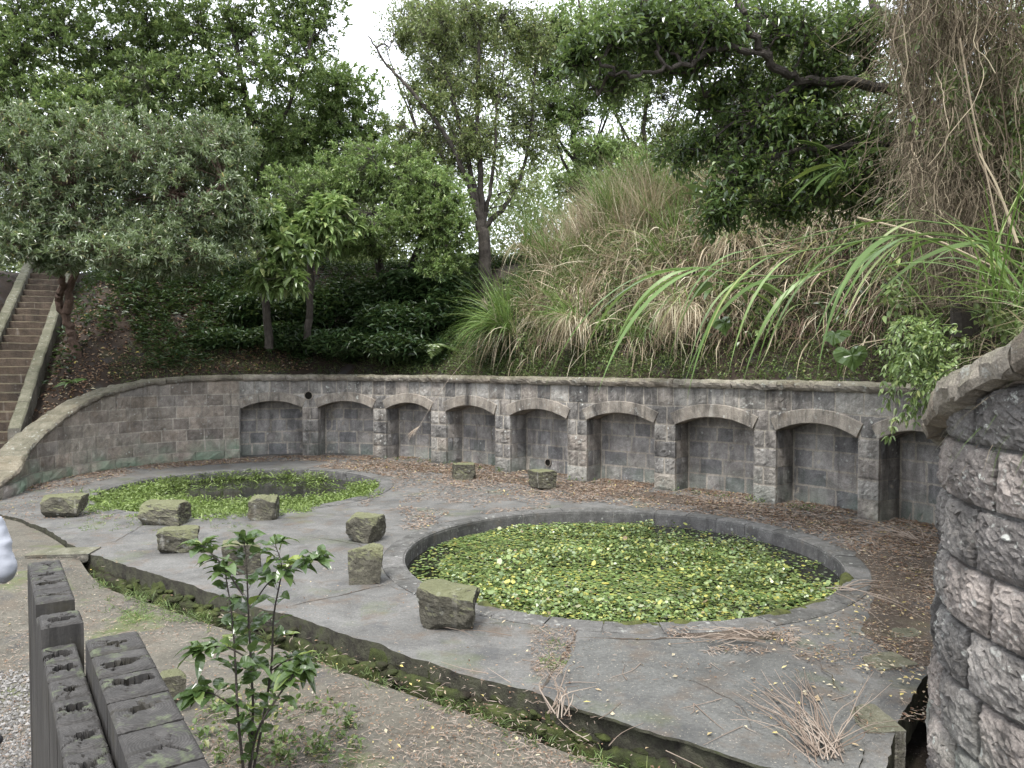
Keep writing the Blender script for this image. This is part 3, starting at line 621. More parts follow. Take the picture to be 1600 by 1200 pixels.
# ------------------------------------------------------------------ pit rims, water
def rim(c, r, label, nb, seed, wl=-.24):
    A = Acc(); t0 = .1
    for k in range(nb):
        a0 = t0+k*2*math.pi/nb; a1 = a0+2*math.pi/nb-.012/r; t = np.linspace(a0, a1, 9); dz = U(-.004, .004)
        pr = [(r, -.6), (r, -.03), (r+.008, -.008), (r+.03, 0.012), (r+RW-.02, .012), (r+RW, .0), (r+RW, -.3)]
        V = np.stack([np.stack([c[0]+q*np.cos(t), c[1]+q*np.sin(t), np.full(9, z+dz+.002)], -1) for q, z in pr], 1); V = V+(fbm(V*9, seed)*.006)[..., None]
        A.add(V, gridf(9, len(pr))); A.add(V[0], [np.arange(len(pr))]); A.add(V[-1], [np.arange(len(pr))[::-1]])
    t = np.linspace(0, 2*math.pi, 97); mort = np.stack([np.stack([c[0]+q*np.cos(t), c[1]+q*np.sin(t), np.full(97, z)], -1) for q, z in ((r+.006, -.6), (r+.006, -.0), (r+RW-.004, -.0))], 1)
    A.add(mort, gridf(97, 3), 0)
    tag(A.build('pond_rim', M_rim), label, 'pond rim', 'round stone pond rims')
    return
rim(PC[0], PR[0], 'dark round stone rim of the near pond filled with floating leaves', 34, 1)
rim(PC[1], PR[1], 'round stone rim of the far left pond edged with green weeds', 30, 2)
for c, r, z in ((PC[0], PR[0], -.19), (PC[1], PR[1], -.17)):
    A = Acc(); P = circ(c, r+.02, 64); A.add(np.array([[p[0], p[1], z] for p in P]), [np.arange(64)]); tag(A.build('pond_water', M_water), kind='structure')
t = np.linspace(R(-128), R(-22), 70); pm = PC[0]+np.stack([np.cos(t), np.sin(t)], -1)*(PR[0]+.03)
tag(ridge('rim_moss', pm, .13, .012, .2, M_moss2, 14), 'olive moss along the front inner lip of the near pond', 'moss', kind='stuff')
# floating leaves: round little pads, tilted at random
def pads(A, P, r, tilt, sides=6):
    n = len(P); N = nrm(np.column_stack([RNG.normal(size=(n, 2))*tilt[:, None], np.ones(n)])); B = nrm(np.cross(N, rv(n))); C2 = np.cross(N, B)
    a = np.arange(sides)*2*math.pi/sides; rr = r[:, None]*(1+U(-.15, .15, (n, sides)))
    V = P[:, None]+rr[..., None]*(np.cos(a)[None, :, None]*B[:, None]+np.sin(a)[None, :, None]*C2[:, None]*.8)
    A.add(V, (np.arange(n)*sides)[:, None]+np.arange(sides)[None])
A = Acc(); n = 42000; th = U(0, 2*math.pi, n); rad = PR[0]*np.sqrt(U(0, 1, n)); P = np.column_stack([PC[0][0]+rad*np.cos(th), PC[0][1]+rad*np.sin(th), np.zeros(n)])
# open water along the right and right-back rim
d = (rad > PR[0]-.5-.4*fbm(P*1.5, 5)) & (th > -1) & ((th < 1.2) | (th > 5.95)); keep = ~(d & (U(0, 1, n) < .86)); keep &= ~((rad > PR[0]-.4) & (abs(th-math.pi) < .45) & (U(0, 1, n) < .8)); keep &= (fbm(P*2.6, 3, 5) > -.42-U(0, .3, n)); keep &= rad < PR[0]-.05
P = P[keep]; n = len(P); hgt = U(0, 1, n)**2.6*.08*np.clip(1+fbm(P*1.3, 19)*1.6, .15, 2); P[:, 2] = -.18+hgt
tl = np.where(hgt > .045, .6, .07)*U(.4, 1.2, n); pads(A, P, U(.011, .027, n)*np.where(U(0, 1, n) < .07, 1.8, 1), tl)
tag(A.build('floating_leaves', M_lily), 'dense carpet of green and yellow floating leaves filling the near pond', 'water plants', kind='stuff')
# weeds in the far left pond, along the near, left and right sides
A = Acc(); n = 5200; th = U(0, 2*math.pi, n); rad = PR[1]*np.sqrt(U(0.15, 1, n))+.02
x = rad*np.cos(th); y = rad*np.sin(th); P = np.column_stack([PC[1][0]+x, PC[1][1]+y, np.zeros(n)])
nz2 = fbm(P*1.2, 9); dens = np.where(y < -.30*PR[1]+.35*nz2, 1, np.where(x < -.62*PR[1]+.35*nz2, .9, np.where((x > .74*PR[1]) & (y < 1.0), .7, np.where(nz2 > .45, .25, .015))))
dens = np.where((rad > PR[1]-.22) & (y > 0) & (x < .4), .45, dens)
P = P[U(0, 1, n) < dens]; n = len(P); P[:, 2] = -.15
for k in range(5): blades(A, P+RNG.normal(size=P.shape)*[.04, .04, .0], np.column_stack([RNG.normal(size=(n, 2))*.8, np.ones(n)]), U(.09, .26, n), U(.012, .026, n), 1.3, 3)
for k in range(5):
    d = np.column_stack([RNG.normal(size=(n, 2)), U(.1, .8, n)]); leaves(A, P+np.column_stack([RNG.normal(size=(n, 2))*.05, U(.02, .16, n)]), d, U(.05, .09, n), U(.02, .035, n))
q = 900; th = U(3.3, 6.1, q); rad = PR[1]+U(-.05, .55, q)*U(.2, 1, q); P = np.column_stack([PC[1][0]+rad*np.cos(th), PC[1][1]+rad*np.sin(th), np.full(q, .01)])
P = P[fbm(P*1.3, 3) > -.15]; q = len(P)
for k in range(6): blades(A, P+RNG.normal(size=P.shape)*[.05, .05, .0], np.column_stack([RNG.normal(size=(q, 2))*.9, np.ones(q)]), U(.05, .16, q), U(.01, .02, q), 1.3, 3)
tag(A.build('pond_weeds', M_algaeplant), 'bright green weeds growing round the inside of the far left pond', 'water plants', kind='stuff')

# ------------------------------------------------------------------ near rounded wall on the right
CC = np.array([4.03, 3.95])
nw = thing('rounded_wall', (CC[0]-CR, CC[1], 0), 'tall rounded wall of rough dark stone blocks at the right edge in the foreground', 'stone wall')
def cyl(a, b, c):   # a = angle, b = z, c = outward
    rr = CR+c+(2.0-b)*.03; return np.stack([CC[0]-rr*np.cos(a), CC[1]+rr*np.sin(a), b+0*a], -1)
A = Acc()
def topc(a): return 2.06+np.clip((.54-a), -.2, 1.6)*.53
cz = [-.66, -.3, -.02, .31, .64, .97, 1.30, 1.63, 1.96, 2.29, 2.62]
def clc(a, b): lim = topc(a)-.10; b2 = np.minimum(b, lim); return b2, (b2.max()-b2.min()) > .04 and b.min() < lim.max()
for q in range(10):
    a = -1.45+(.16 if q % 2 else 0)+U(-.02, .02)
    while a < 1.75:
        L = U(.46, .53)/CR; block(A, cyl, a, a+L, cz[q], cz[q+1], nx=24, ny=18, gap=.016, rough=.006, bulge=.036, relief=.014, rf=7.0, depth=.14, proud=(-.02 if q < 2 else .0), clampb=clc); a += L
g_ = np.linspace(-1.5, 1.8, 60); A.add(np.stack([cyl(g_, np.full(60, -.7), -.03), cyl(g_, topc(g_)-.08, -.03)], 1), gridf(60, 2), 1)
o = A.build('masonry', [M_near, M_mortar2], nw)
A = Acc(); a = -1.5
while a < 1.4:
    L = U(.38, .5); aa = np.linspace(a+.004, a+L-.004, 20); pf = [(-.6, -.02), (-.3, 0), (-.1, .01), (.06, .005), (.11, -.005), (.125, -.035), (.135, -.08), (.13, -.13), (.115, -.165), (.05, -.18), (-.05, -.185), (-.3, -.19)]
    V = np.stack([cyl(aa, topc(aa)+.08+z, c_) for c_, z in pf], 1)
    V = V+np.stack([fbm(V*7, 31, 5), fbm(V*7, 32, 5), fbm(V*8, 33, 5)], -1)*.05+RNG.normal(size=V.shape)*.004
    A.add(V, gridf(20, len(pf))); A.add(V[0], [np.arange(len(pf))[::-1]]); A.add(V[-1], [np.arange(len(pf))]); a += L
A.build('coping', M_coping, nw)

# ------------------------------------------------------------------ embankment
stA, stB = np.array([-10.5, 15.1, .62]), np.array([-13.8, 23.2, 5.35])
def bankz(s, t):
    w0 = topz(s)-.05; crest = 5.5; fr_ = np.clip((s-(s_at(1100)))/(SL-s_at(1100)), 0, 1); md = np.clip((s-s_at(700))/(s_at(900)-s_at(700)), 0, 1); d = np.clip((t-.35)/(5.0-1.5*md-.5*fr_), 0, 1)
    z = w0+(crest+.35*md+.6*fr_-w0)*(1-(1-d)**1.55)
    z = z-np.clip(t-6.5, 0, 60)*.16*(1-fr_); return z
bs = np.linspace(0, SL, 260); bt = np.array([.34, .5, .75, 1, 1.3, 1.6, 2, 2.4, 2.8, 3.3, 3.8, 4.4, 5, 5.6, 6.3, 7.2, 8.5, 10, 13, 18, 26, 40])
def bankP(s, t, lift=0.0):
    z = bankz(s, t); P = M3(s, -t, z)
    a = stB[:2]-stA[:2]; Lh = np.linalg.norm(a); a = a/Lh; rel = P[..., :2]-stA[:2]; al = rel@a; ac = rel@np.array([a[1], -a[0]])
    zs = stA[2]+(stB[2]-stA[2])*np.clip(al/Lh, 0, 1); wt = np.clip(1-(abs(ac)-.75)/1.2, 0, 1)*((al > -1.2) & (al < Lh+2)); P[..., 2] = P[..., 2]*(1-wt)+(zs-.22)*wt
    far = np.clip(t/1.2, 0, 1); P[..., 2] += (fbm(P*np.array([.8, .8, 0]), 6)*.16+fbm(P*np.array([3, 3, 0]), 7)*.05)*far*(1-wt)+lift
    return P
sg, tg = np.meshgrid(bs, bt, indexing='ij'); V = bankP(sg, tg)
A = Acc(); A.add(V, gridf(len(bs), len(bt))[:, ::-1]); tag(A.build('embankment', M_bank, smooth=True), kind='structure')
# mound behind the near rounded wall
A = Acc(); nx_, ny_ = 70, 80; gx, gy = np.meshgrid(np.linspace(0, 1, nx_), np.linspace(-2.0, 7.2, ny_), indexing='ij')
ledge = np.where(abs(gy-CC[1]) < CR-.3, CC[0]-np.sqrt(np.maximum((CR-.3)**2-(gy-CC[1])**2, 0)), CC[0]+.0+np.clip(gy-CC[1], 0, 9)*.55)
ledge = np.minimum(ledge, CC[0]+1.4)
def moundz(dx, y): return 2.05+.35*np.clip((4.6-y)/2.2, -.2, 1.3)+1.15*dx**.85*np.clip((y+3)/5, .5, 1)
def mound(u, y):
    led = np.interp(y, gy[0], ledge[0]); dx = u*9; x = led+dx; z = moundz(dx, y)+.12*fbm(np.stack([x, y, 0*x], -1)*1.4, 12); return np.stack([x, y, np.minimum(z, 7.5)], -1)
V = mound(gx**1.5, gy); A.add(V, gridf(nx_, ny_)); tag(A.build('mound', M_bank, smooth=True), kind='structure')

# ------------------------------------------------------------------ stone stairs
st = thing('stone_stairs', stA, 'narrow brown stone stairs with side parapets climbing the left bank', 'stairs')
ax = (stB-stA)[:2]; LH = np.linalg.norm(ax); ax /= LH; cr = np.array([ax[1], -ax[0]]); NS = 25; HW = .42
def stp(al, ac, z): return np.array([*(stA[:2]+ax*al+cr*ac), z])
A = Acc()
for k in range(-1, NS):
    z1 = stA[2]+(stB[2]-stA[2])*(k+1)/NS; a0 = LH*k/NS; a1 = LH*(k+1)/NS+.06; z0 = z1-.35; nn = 9
    acs = np.linspace(-HW, HW, nn); pf = [(a0, z0), (a0, z1-.02), (a0+.02, z1), (a0+.15, z1+.0), (a1, z1+.0)]
    V = np.array([[stp(p, c_, z) for p, z in pf] for c_ in acs]); V = V+(fbm(V*6, 40)*.016)[..., None]; A.add(V, gridf(nn, len(pf)))
A.build('steps', M_stair, st)
for sd in (-1, 1):
    A = Acc(); q = 0; al = -.9 if sd < 0 else .25
    while al < LH:
        L = U(.85, 1.25); pf = [(0, -.5), (0, .08), (.03, .11), (.20, .11), (.23, .08), (.23, -.5)]
        uu = np.linspace(al+.006, al+L-.006, 8); V = []
        for u_ in uu:
            zb = stA[2]+(stB[2]-stA[2])*u_/LH+.2; V.append([stp(u_, sd*(HW+p), zb+z) for p, z in pf])
        V = np.array(V); V = V+(fbm(V*5, 44+sd)*.018)[..., None]; A.add(V, gridf(8, 6)); A.add(V[0], [np.arange(6)]); A.add(V[-1], [np.arange(6)[::-1]]); al += L
    A.build('parapet', M_parapet, st)

exec_marker = 1
# ------------------------------------------------------------------ trees
def tree(name, label, cat, base, stems, blobs, leafm, bark, n_tip=900, per=14, Ls=(.07, .11), Wr=.36, group=None, rows=1, gap=.0, shell=2.2, sub=9, twr=.006, updir=.45, spread=1.0, droop=.25, tipr=.11):
    """stems: list of (points, r0, r1); blobs: (centre, radii, weight)"""
    t = thing(name, base, label, cat, group); Tb = Acc(); nodes = []
    for pts, r0, r1 in stems:
        P = spline(np.array(pts), 6); P[1:] += (rv(len(P)-1)*.03); tube(Tb, P, np.linspace(r0, r1, len(P)), sides=9, sub=1, rough=.012); nodes += list(P[len(P)//3:])
    nodes = np.array(nodes); anch = []; AL = Acc(); LF = Acc()
    tips = []; anchors_of = []
    wsum = sum(b[2] for b in blobs)
    for c, r, wgt in blobs:
        c = np.array(c); r = np.array(r)
        ks_ = [c+rv(1)[0]*r*U(.15, .6) for _ in range(sub)]
        loc = []
        for a_ in ks_:
            pool = np.vstack([nodes]+([np.array(loc)] if loc else [])); dd = np.linalg.norm(pool-a_, axis=1)+.7*np.maximum(0, pool[:, 2]-a_[2]+.1)*1.5
            b_ = pool[np.argmin(dd)]; L_ = np.linalg.norm(a_-b_); k_ = rv(1)[0]*L_*.13; md = (a_+b_)/2+k_+np.array([0, 0, -.08*L_])
            q1 = b_*.7+a_*.3+rv(1)[0]*L_*.07; P = np.array([b_, q1, md, a_*.8+md*.2+rv(1)[0]*L_*.05, a_]); tube(AL, P, .012+.018*min(L_, 2.2), .007, sides=5, sub=3); loc += list(spline(P, 3))
        loc = np.array(loc); n = int(n_tip*wgt/wsum); v = rv(n*2); rr = U(0, 1, n*2)**(1/shell); lump = 1+.5*fbm(v*1.9+c, 5)
        T = c+v*r*(rr*lump)[:, None]
        if gap: T = T[fbm(T*1.1, 8, 3) > gap-.55][:n]
        else: T = T[:n]
        # connect every tip to its nearest limb node
        for k0 in range(0, len(T), 500):
            Tk = T[k0:k0+500]; D = np.linalg.norm(Tk[:, None]-loc[None], axis=2); B_ = loc[np.argmin(D, 1)]; L_ = np.linalg.norm(Tk-B_, axis=1, keepdims=True)
            mid = (Tk+B_)/2+rv(len(Tk))*L_*.14; P = np.stack([B_, (B_+mid)/2+rv(len(Tk))*L_*.04, mid, (mid+Tk)/2, Tk], 1)
            thin_tubes(AL, P, np.linspace(twr, twr*.35, 5)[None]*np.ones((len(Tk), 1)))
            tips.append((Tk, nrm(Tk-mid)))
    T = np.concatenate([a for a, _ in tips]); D = np.concatenate([b for _, b in tips])
    for k in range(per):
        n = len(T); back = U(0, 1, n)[:, None]**1.5*tipr*1.4; dv = nrm(D*.55+rv(n)*spread+np.array([0, 0, updir])); P = T-D*back+rv(n)*tipr*.35
        leaves(LF, P, dv, U(*Ls, n), U(*Ls, n)*Wr, rows=rows, droop=droop)
    Tb.build('trunk', bark, t); AL.build('branches', bark, t); LF.build('crown', leafm, t); return t
def bl(px, py, Y, rx, rz, ry=None, w_=None):
    c = W(px, py, Y); r = (rx/F*Y, ry if ry else rx/F*Y*.8, rz/F*Y); return (c, r, w_ if w_ else r[0]*r[2]+.3)
def wp(*a): return [W(*q) for q in a]

# A: winding red-brown tree beside the stairs, grey-green whorled leaves
bA = W(128, 585, 18.3)
tree('broadleaf_tree', 'grey-green leafed tree with winding red-brown trunk beside the stone stairs', 'tree', bA,
     [([bA+[0, 0, -.2], W(118, 545, 18.3), W(108, 510, 18.3), W(92, 470, 18.2), W(98, 440, 18.0), W(80, 400, 17.5), W(40, 340, 17), W(20, 260, 16.6)], .12, .05),
      (wp((104, 490, 18.2), (112, 440, 18.1), (140, 380, 17.6), (200, 320, 17), (270, 300, 16.6)), .10, .04),
      (wp((80, 400, 17.5), (130, 330, 17.2), (160, 240, 17)), .08, .03)],
     [bl(60, 300, 16, 130, 90), bl(190, 250, 16.4, 120, 90), bl(300, 300, 16.6, 110, 80), bl(130, 370, 16, 110, 50), bl(250, 375, 16.2, 100, 45), bl(350, 360, 16.6, 60, 55), bl(30, 380, 15.4, 70, 35), bl(20, 230, 16, 90, 70), bl(340, 240, 17, 80, 60), bl(200, 395, 15.6, 120, 28), bl(310, 400, 16, 60, 25), bl(370, 310, 16.8, 50, 60), bl(90, 412, 15.8, 40, 16), bl(240, 420, 15.8, 50, 16)],
     M_greyleaf, M_bark_r, n_tip=5400, per=14, Ls=(.10, .16), Wr=.29, spread=.9, updir=.35, gap=.27)
# B: tall green tree behind it, upper left
bB = W(60, 415, 25)
tree('broadleaf_tree', 'tall green tree filling the upper left corner behind the grey-green one', 'tree', bB,
     [([bB+[0, 0, -.8], W(90, 300, 24.5), W(130, 180, 24), W(150, 60, 23.5)], .25, .08), (wp((100, 270, 24.4), (40, 170, 22), (10, 60, 21)), .14, .05), (wp((120, 200, 24), (230, 150, 23), (290, 40, 22.5)), .12, .04)],
     [bl(60, 60, 21, 130, 100), bl(190, 90, 22, 120, 90), bl(60, 190, 20.5, 110, 80), bl(260, 40, 22, 100, 70), bl(160, 170, 20.5, 100, 60), bl(-60, 120, 20, 120, 120), bl(120, -50, 21, 200, 60), bl(250, 130, 21, 90, 60), bl(230, 200, 21.5, 80, 50)],
     M_midleaf, M_bark, n_tip=4200, per=13, Ls=(.11, .18), Wr=.42, gap=.24)
# C: tree between, trunk seen at x 405
bC = W(420, 440, 23)
tree('broadleaf_tree', 'tall tree with slim dark trunk behind the large leafed tree left of centre', 'tree', bC,
     [([bC+[0, 0, -.5], W(412, 330, 22.8), W(404, 240, 22.5), W(380, 130, 22.3), W(360, 30, 22)], .16, .06), (wp((404, 240, 22.5), (450, 170, 22), (480, 80, 21.5)), .09, .03), (wp((390, 160, 22.4), (330, 90, 22), (310, 0, 22)), .08, .03)],
     [bl(360, 40, 22, 90, 60), bl(430, 110, 21.6, 80, 55), bl(480, 40, 22, 70, 50), bl(400, 190, 22, 80, 50), bl(330, 140, 22, 60, 50), bl(470, -20, 22, 90, 40), bl(350, 230, 22.5, 90, 60), bl(420, 290, 22.6, 80, 45)],
     M_midleaf, M_bark, n_tip=2800, per=13, Ls=(.11, .17), Wr=.4, gap=.22)
# D: round crown behind the bright one
bD = W(505, 430, 26)
tree('broadleaf_tree', 'round crowned green tree standing behind the bright green bushy tree', 'tree', bD,
     [([bD+[0, 0, -.5], W(510, 330, 26), W(515, 230, 25.5), W(520, 150, 25)], .15, .05), (wp((512, 280, 25.8), (450, 220, 25), (440, 160, 24.5)), .08, .03), (wp((512, 280, 25.8), (570, 220, 25), (590, 170, 25)), .08, .03)],
     [bl(525, 145, 24.5, 70, 55), bl(480, 210, 24.3, 75, 50), bl(560, 215, 24.5, 70, 50), bl(500, 280, 24.5, 90, 45), bl(440, 250, 24.5, 50, 45)],
     M_brightleaf, M_bark, n_tip=2600, per=13, Ls=(.11, .17), Wr=.4, gap=.2)
# E: bright green rounded tree in the middle left
bE = W(600, 470, 22)
tree('bushy_tree', 'bright green dome shaped bushy tree above the dark bank left of centre', 'tree', bE,
     [([bE+[0, 0, -.6], W(590, 400, 21.8), W(560, 330, 21.3), W(540, 280, 21)], .15, .05), ([bE+[.1, 0, -.6], W(650, 400, 21.6), W(670, 330, 21), W(680, 280, 20.8)], .13, .05), (wp((590, 400, 21.8), (500, 370, 21), (450, 350, 20.6)), .08, .03), (wp((625, 430, 21.7), (720, 380, 21), (730, 340, 20.5)), .07, .03)],
     [bl(590, 270, 20.6, 110, 60), bl(500, 310, 20.4, 90, 50), bl(660, 300, 20.2, 80, 50), bl(610, 340, 20, 110, 40), bl(690, 350, 19.8, 60, 60), bl(450, 350, 20.5, 50, 35), bl(690, 410, 19.8, 45, 35), bl(560, 385, 20.6, 80, 22)],
     M_brightleaf, M_bark, n_tip=3700, per=14, Ls=(.09, .14), Wr=.4, shell=2.0, updir=.5, gap=.22)
# F: large leafed tree in front of the dark bank
bF = W(420, 520, 19.6)
tree('broadleaf_tree', 'dark stemmed tree with large pale green leaf whorls in front of the bank', 'tree', bF,
     [([bF+[0, 0, -.4], W(412, 450, 19.4), W(405, 380, 19.2), W(400, 330, 19)], .11, .05), ([W(480, 530, 19.8), W(486, 440, 19.6), W(480, 380, 19.3), W(470, 340, 19)], .10, .04), (wp((410, 440, 19.4), (440, 390, 18.6), (450, 350, 18.2)), .04, .02)],
     [bl(410, 345, 18.3, 45, 40), bl(450, 390, 18.2, 50, 35), bl(430, 435, 17.9, 50, 22), bl(500, 360, 18.6, 45, 40), bl(520, 330, 18.8, 45, 35)],
     M_brightleaf, M_bark, n_tip=420, per=11, Ls=(.2, .3), Wr=.4, rows=3, updir=.2, gap=.1, tipr=.09, droop=.35)
# G: tall open multi-stemmed tree in the centre
bG = W(757, 440, 21.5)
tree('multi_stem_tree', 'tall airy tree with several dark stems fanning up against the white sky', 'tree', bG,
     [([bG+[0, 0, -.8], W(758, 390, 21.5), W(750, 345, 21.5)], .2, .15),
      (wp((752, 350, 21.5), (725, 270, 21.3), (690, 200, 21), (640, 140, 20.8), (600, 95, 20.7), (575, 55, 20.5)), .09, .02),
      (wp((752, 350, 21.5), (735, 260, 21.5), (715, 180, 21.6), (690, 90, 21.8), (660, 20, 22), (640, -40, 22)), .08, .03),
      (wp((755, 350, 21.5), (750, 250, 21.4), (745, 150, 21.4), (750, 60, 21.3), (745, -40, 21.3)), .09, .03),
      (wp((757, 355, 21.5), (790, 320, 21.8), (815, 270, 22), (830, 200, 22.2), (835, 120, 22.3), (850, 20, 22.4)), .08, .02),
      (wp((757, 345, 21.5), (772, 260, 21.2), (775, 180, 21.1), (790, 80, 21)), .06, .02), (wp((735, 260, 21.5), (700, 190, 21.8), (685, 120, 21.9)), .04, .015)],
     [bl(750, 30, 21.4, 110, 60), bl(690, 60, 21.6, 70, 60), bl(830, 60, 22, 70, 70), bl(760, 140, 21.3, 90, 60), bl(740, 230, 21.3, 70, 60), bl(820, 210, 22, 60, 70), bl(790, 300, 21.5, 60, 50), bl(640, 210, 21.5, 60, 50), bl(620, 60, 21.5, 40, 40), bl(680, 160, 21, 40, 40)],
     M_thinleaf, M_bark, n_tip=3300, per=8, Ls=(.09, .14), Wr=.42, shell=1.4, gap=.42, tipr=.18)
# H: background trees right of centre
for (px, lab, Y, hx) in ((1290, 'pale leafy tree behind the overhanging boughs on the right', 26, 0), (690, 'pale small-leafed tree just behind the airy multi-stemmed one', 27, 1), (900, 'leafy pale green tree behind the tall grass right of centre', 24, 0), (1010, 'thin airy tree half hidden by the overhanging branch', 27, 1), (1180, 'twiggy nearly bare tree far behind the right bank', 25, 2)):
    b0 = W(px, 400, Y); st_ = [([b0+[0, 0, -1.5], W(px+8, 300, Y), W(px-5, 200, Y), W(px+12, 80, Y), W(px, -20, Y)], .13, .03)]+[(wp((px+3, 320-20*k, Y), (px+(-1)**k*(25+8*k), 240-20*k, Y+.3*k), (px+(-1)**k*(60+12*k), 120-25*k, Y+.3)), .06, .015) for k in range(4)]
    bb = [[bl(px, 60, Y, 100, 70), bl(px+60, 130, Y, 70, 60), bl(px-20, 180, Y, 80, 55), bl(px+40, 240, Y-1, 60, 40), bl(px-40, 100, Y+1, 60, 70), bl(px+20, 290, Y-1, 70, 35)], [bl(px-20, 30, Y, 90, 60), bl(px, 120, Y, 90, 80), bl(px+40, 220, Y, 60, 60), bl(px-30, 250, Y, 60, 50), bl(px+60, 60, Y, 80, 60)], [bl(px, 200, Y, 90, 90), bl(px+60, 120, Y, 80, 80), bl(px-60, 260, Y, 60, 60), bl(px-30, 60, Y, 90, 80)]][hx]
    tree('background_tree', lab, 'tree', b0, st_, bb, [M_brightleaf, M_thinleaf, M_thinleaf][hx], [M_bark, M_bark, M_bark_l][hx], n_tip=[3000, 2600, 2200][hx], per=[10, 9, 7][hx], Ls=(.11, .17), Wr=.42, shell=1.4, gap=.2, tipr=.2, twr=.009, sub=12)
# I: big overhanging tree on the right with broad dark leaves
bI = W(1500, 420, 9.5)
tree('overhanging_tree', 'dark broad-leafed tree reaching in from the right over the bank, long bare boughs', 'tree', bI,
     [([bI+[.2, .2, -.8], W(1500, 300, 9.4), W(1470, 200, 9.2), W(1420, 132, 9)], .16, .08),
      (wp((1440, 150, 9), (1350, 130, 8.9), (1250, 125, 8.8), (1200, 90, 8.6), (1165, 30, 8.4), (1140, -40, 8.3)), .062, .03),
      (wp((1200, 90, 8.6), (1130, 75, 8.4), (1080, 100, 8.3), (1030, 108, 8.2), (980, 118, 8.1), (935, 95, 8), (905, 65, 7.9)), .035, .01),
      (wp((1440, 150, 9), (1400, 60, 9.2), (1350, -20, 9.4)), .08, .04), (wp((1460, 220, 9.2), (1360, 230, 9), (1260, 230, 8.8), (1170, 260, 8.7), (1120, 300, 8.6)), .05, .012),
      (wp((1250, 125, 8.8), (1180, 170, 8.8), (1120, 210, 8.8)), .03, .01)],
     [bl(960, 60, 8.1, 70, 40, .5), bl(900, 85, 8, 40, 40, .35), bl(1010, 30, 8.2, 60, 40, .5), bl(1110, 45, 8.4, 70, 45, .6), bl(1230, 40, 8.7, 110, 60, .7), bl(1350, 50, 9, 90, 70, .8), bl(1240, 190, 8.8, 130, 60, .7), bl(1370, 200, 9, 80, 70, .8), bl(1160, 270, 8.7, 80, 50, .6), bl(1290, 280, 8.9, 90, 45, .7), bl(1480, 60, 9.8, 120, 120, .8), bl(1590, 150, 9.8, 80, 150, .8), bl(1130, 330, 8.6, 60, 60, .5), bl(1050, 60, 8.6, 110, 60, .6), bl(1170, 200, 9, 90, 80, .8), bl(1260, 130, 9.4, 180, 130, .9), bl(1060, 90, 8.8, 130, 60, .7), bl(1290, 230, 9.6, 150, 90, .9), bl(1110, 150, 9.4, 120, 70, .9), bl(1080, 20, 9.2, 160, 50, .9), bl(950, 120, 8.8, 90, 45, .6), bl(1090, 230, 9.4, 90, 60, .7), bl(1340, 290, 9.2, 90, 70, .8), bl(1230, 320, 9, 90, 40, .6)],
     M_bigleaf, M_bark, n_tip=8200, per=5, Ls=(.055, .10), Wr=.5, rows=3, shell=.9, gap=.36, tipr=.19, updir=.1, sub=16, twr=.0045)
# far hedge-like wood beyond the crest
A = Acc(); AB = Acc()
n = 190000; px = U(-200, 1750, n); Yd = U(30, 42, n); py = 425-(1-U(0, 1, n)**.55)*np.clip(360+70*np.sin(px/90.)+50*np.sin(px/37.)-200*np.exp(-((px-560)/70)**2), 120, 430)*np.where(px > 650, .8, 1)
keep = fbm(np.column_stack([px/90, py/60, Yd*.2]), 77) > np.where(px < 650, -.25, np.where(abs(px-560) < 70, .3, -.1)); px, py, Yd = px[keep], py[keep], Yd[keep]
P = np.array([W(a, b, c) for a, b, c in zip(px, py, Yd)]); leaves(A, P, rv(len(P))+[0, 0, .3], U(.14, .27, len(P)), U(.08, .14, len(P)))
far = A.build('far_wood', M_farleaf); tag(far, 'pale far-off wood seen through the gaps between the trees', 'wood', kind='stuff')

# ------------------------------------------------------------------ undergrowth on the bank
def bank_pts(n, pa, pb, t0, t1): s_ = U(s_at(pa), s_at(pb) if pb < 1400 else SL-.5, n); t_ = U(t0, t1, n); return s_, t_, bankP(s_, t_)
A = Acc()   # leaf litter on the bank
s_, t_, P = bank_pts(13000, 20, 480, .45, 6.0); n = len(P); leaves(A, P+[0, 0, .02], rv(n)*[1, 1, .4], U(.06, .12, n), U(.04, .07, n), fold=.3)
q = 3000; P = np.column_stack([U(-15, -9.8, q), U(14, 24, q), np.zeros(q)])
for q in (9000,):
    s_ = U(0, s_at(40), q); t_ = U(.4, 9, q); P = bankP(s_, t_); leaves(A, P+[0, 0, .02], rv(q)*[1, 1, .4], U(.06, .12, q), U(.04, .07, q), fold=.3)
tag(A.build('bank_litter', M_litter), 'brown fallen leaves strewn over the shaded left bank', 'leaf litter', kind='stuff')
A = Acc()   # dark weeds left half
s_, t_, P = bank_pts(7000, 250, 780, .6, 6.2); P = P[fbm(P*.8, 4) > -.3]
for k in range(6): m_ = len(P); leaves(A, P+rv(m_)*.1+[0, 0, .12], rv(m_)*[1, 1, .3]+[0, 0, .3], U(.1, .2, m_), U(.035, .07, m_), droop=.5)
for k in range(3): m_ = len(P); blades(A, P+rv(m_)*.08, rv(m_)*[1, 1, .2]+[0, 0, .8], U(.2, .5, m_), U(.01, .02, m_), 1.4, 4)
for lo_, hi_, q in ((0, s_at(30), 5000), (s_at(30), s_at(300), 1500)):
    P = bankP(U(lo_, hi_, q), U(1.5, 10, q)); P = P[fbm(P*.7, 14) > -.3]; P = P[np.abs((P[:, :2]-stA[:2])@np.array([(stB-stA)[1], -(stB-stA)[0]])/np.linalg.norm((stB-stA)[:2])) > .8]
    for k in range(6): m_ = len(P); leaves(A, P+rv(m_)*.15+[0, 0, .15], rv(m_)*[1, 1, .3]+[0, 0, .3], U(.12, .24, m_), U(.05, .09, m_), droop=.5)
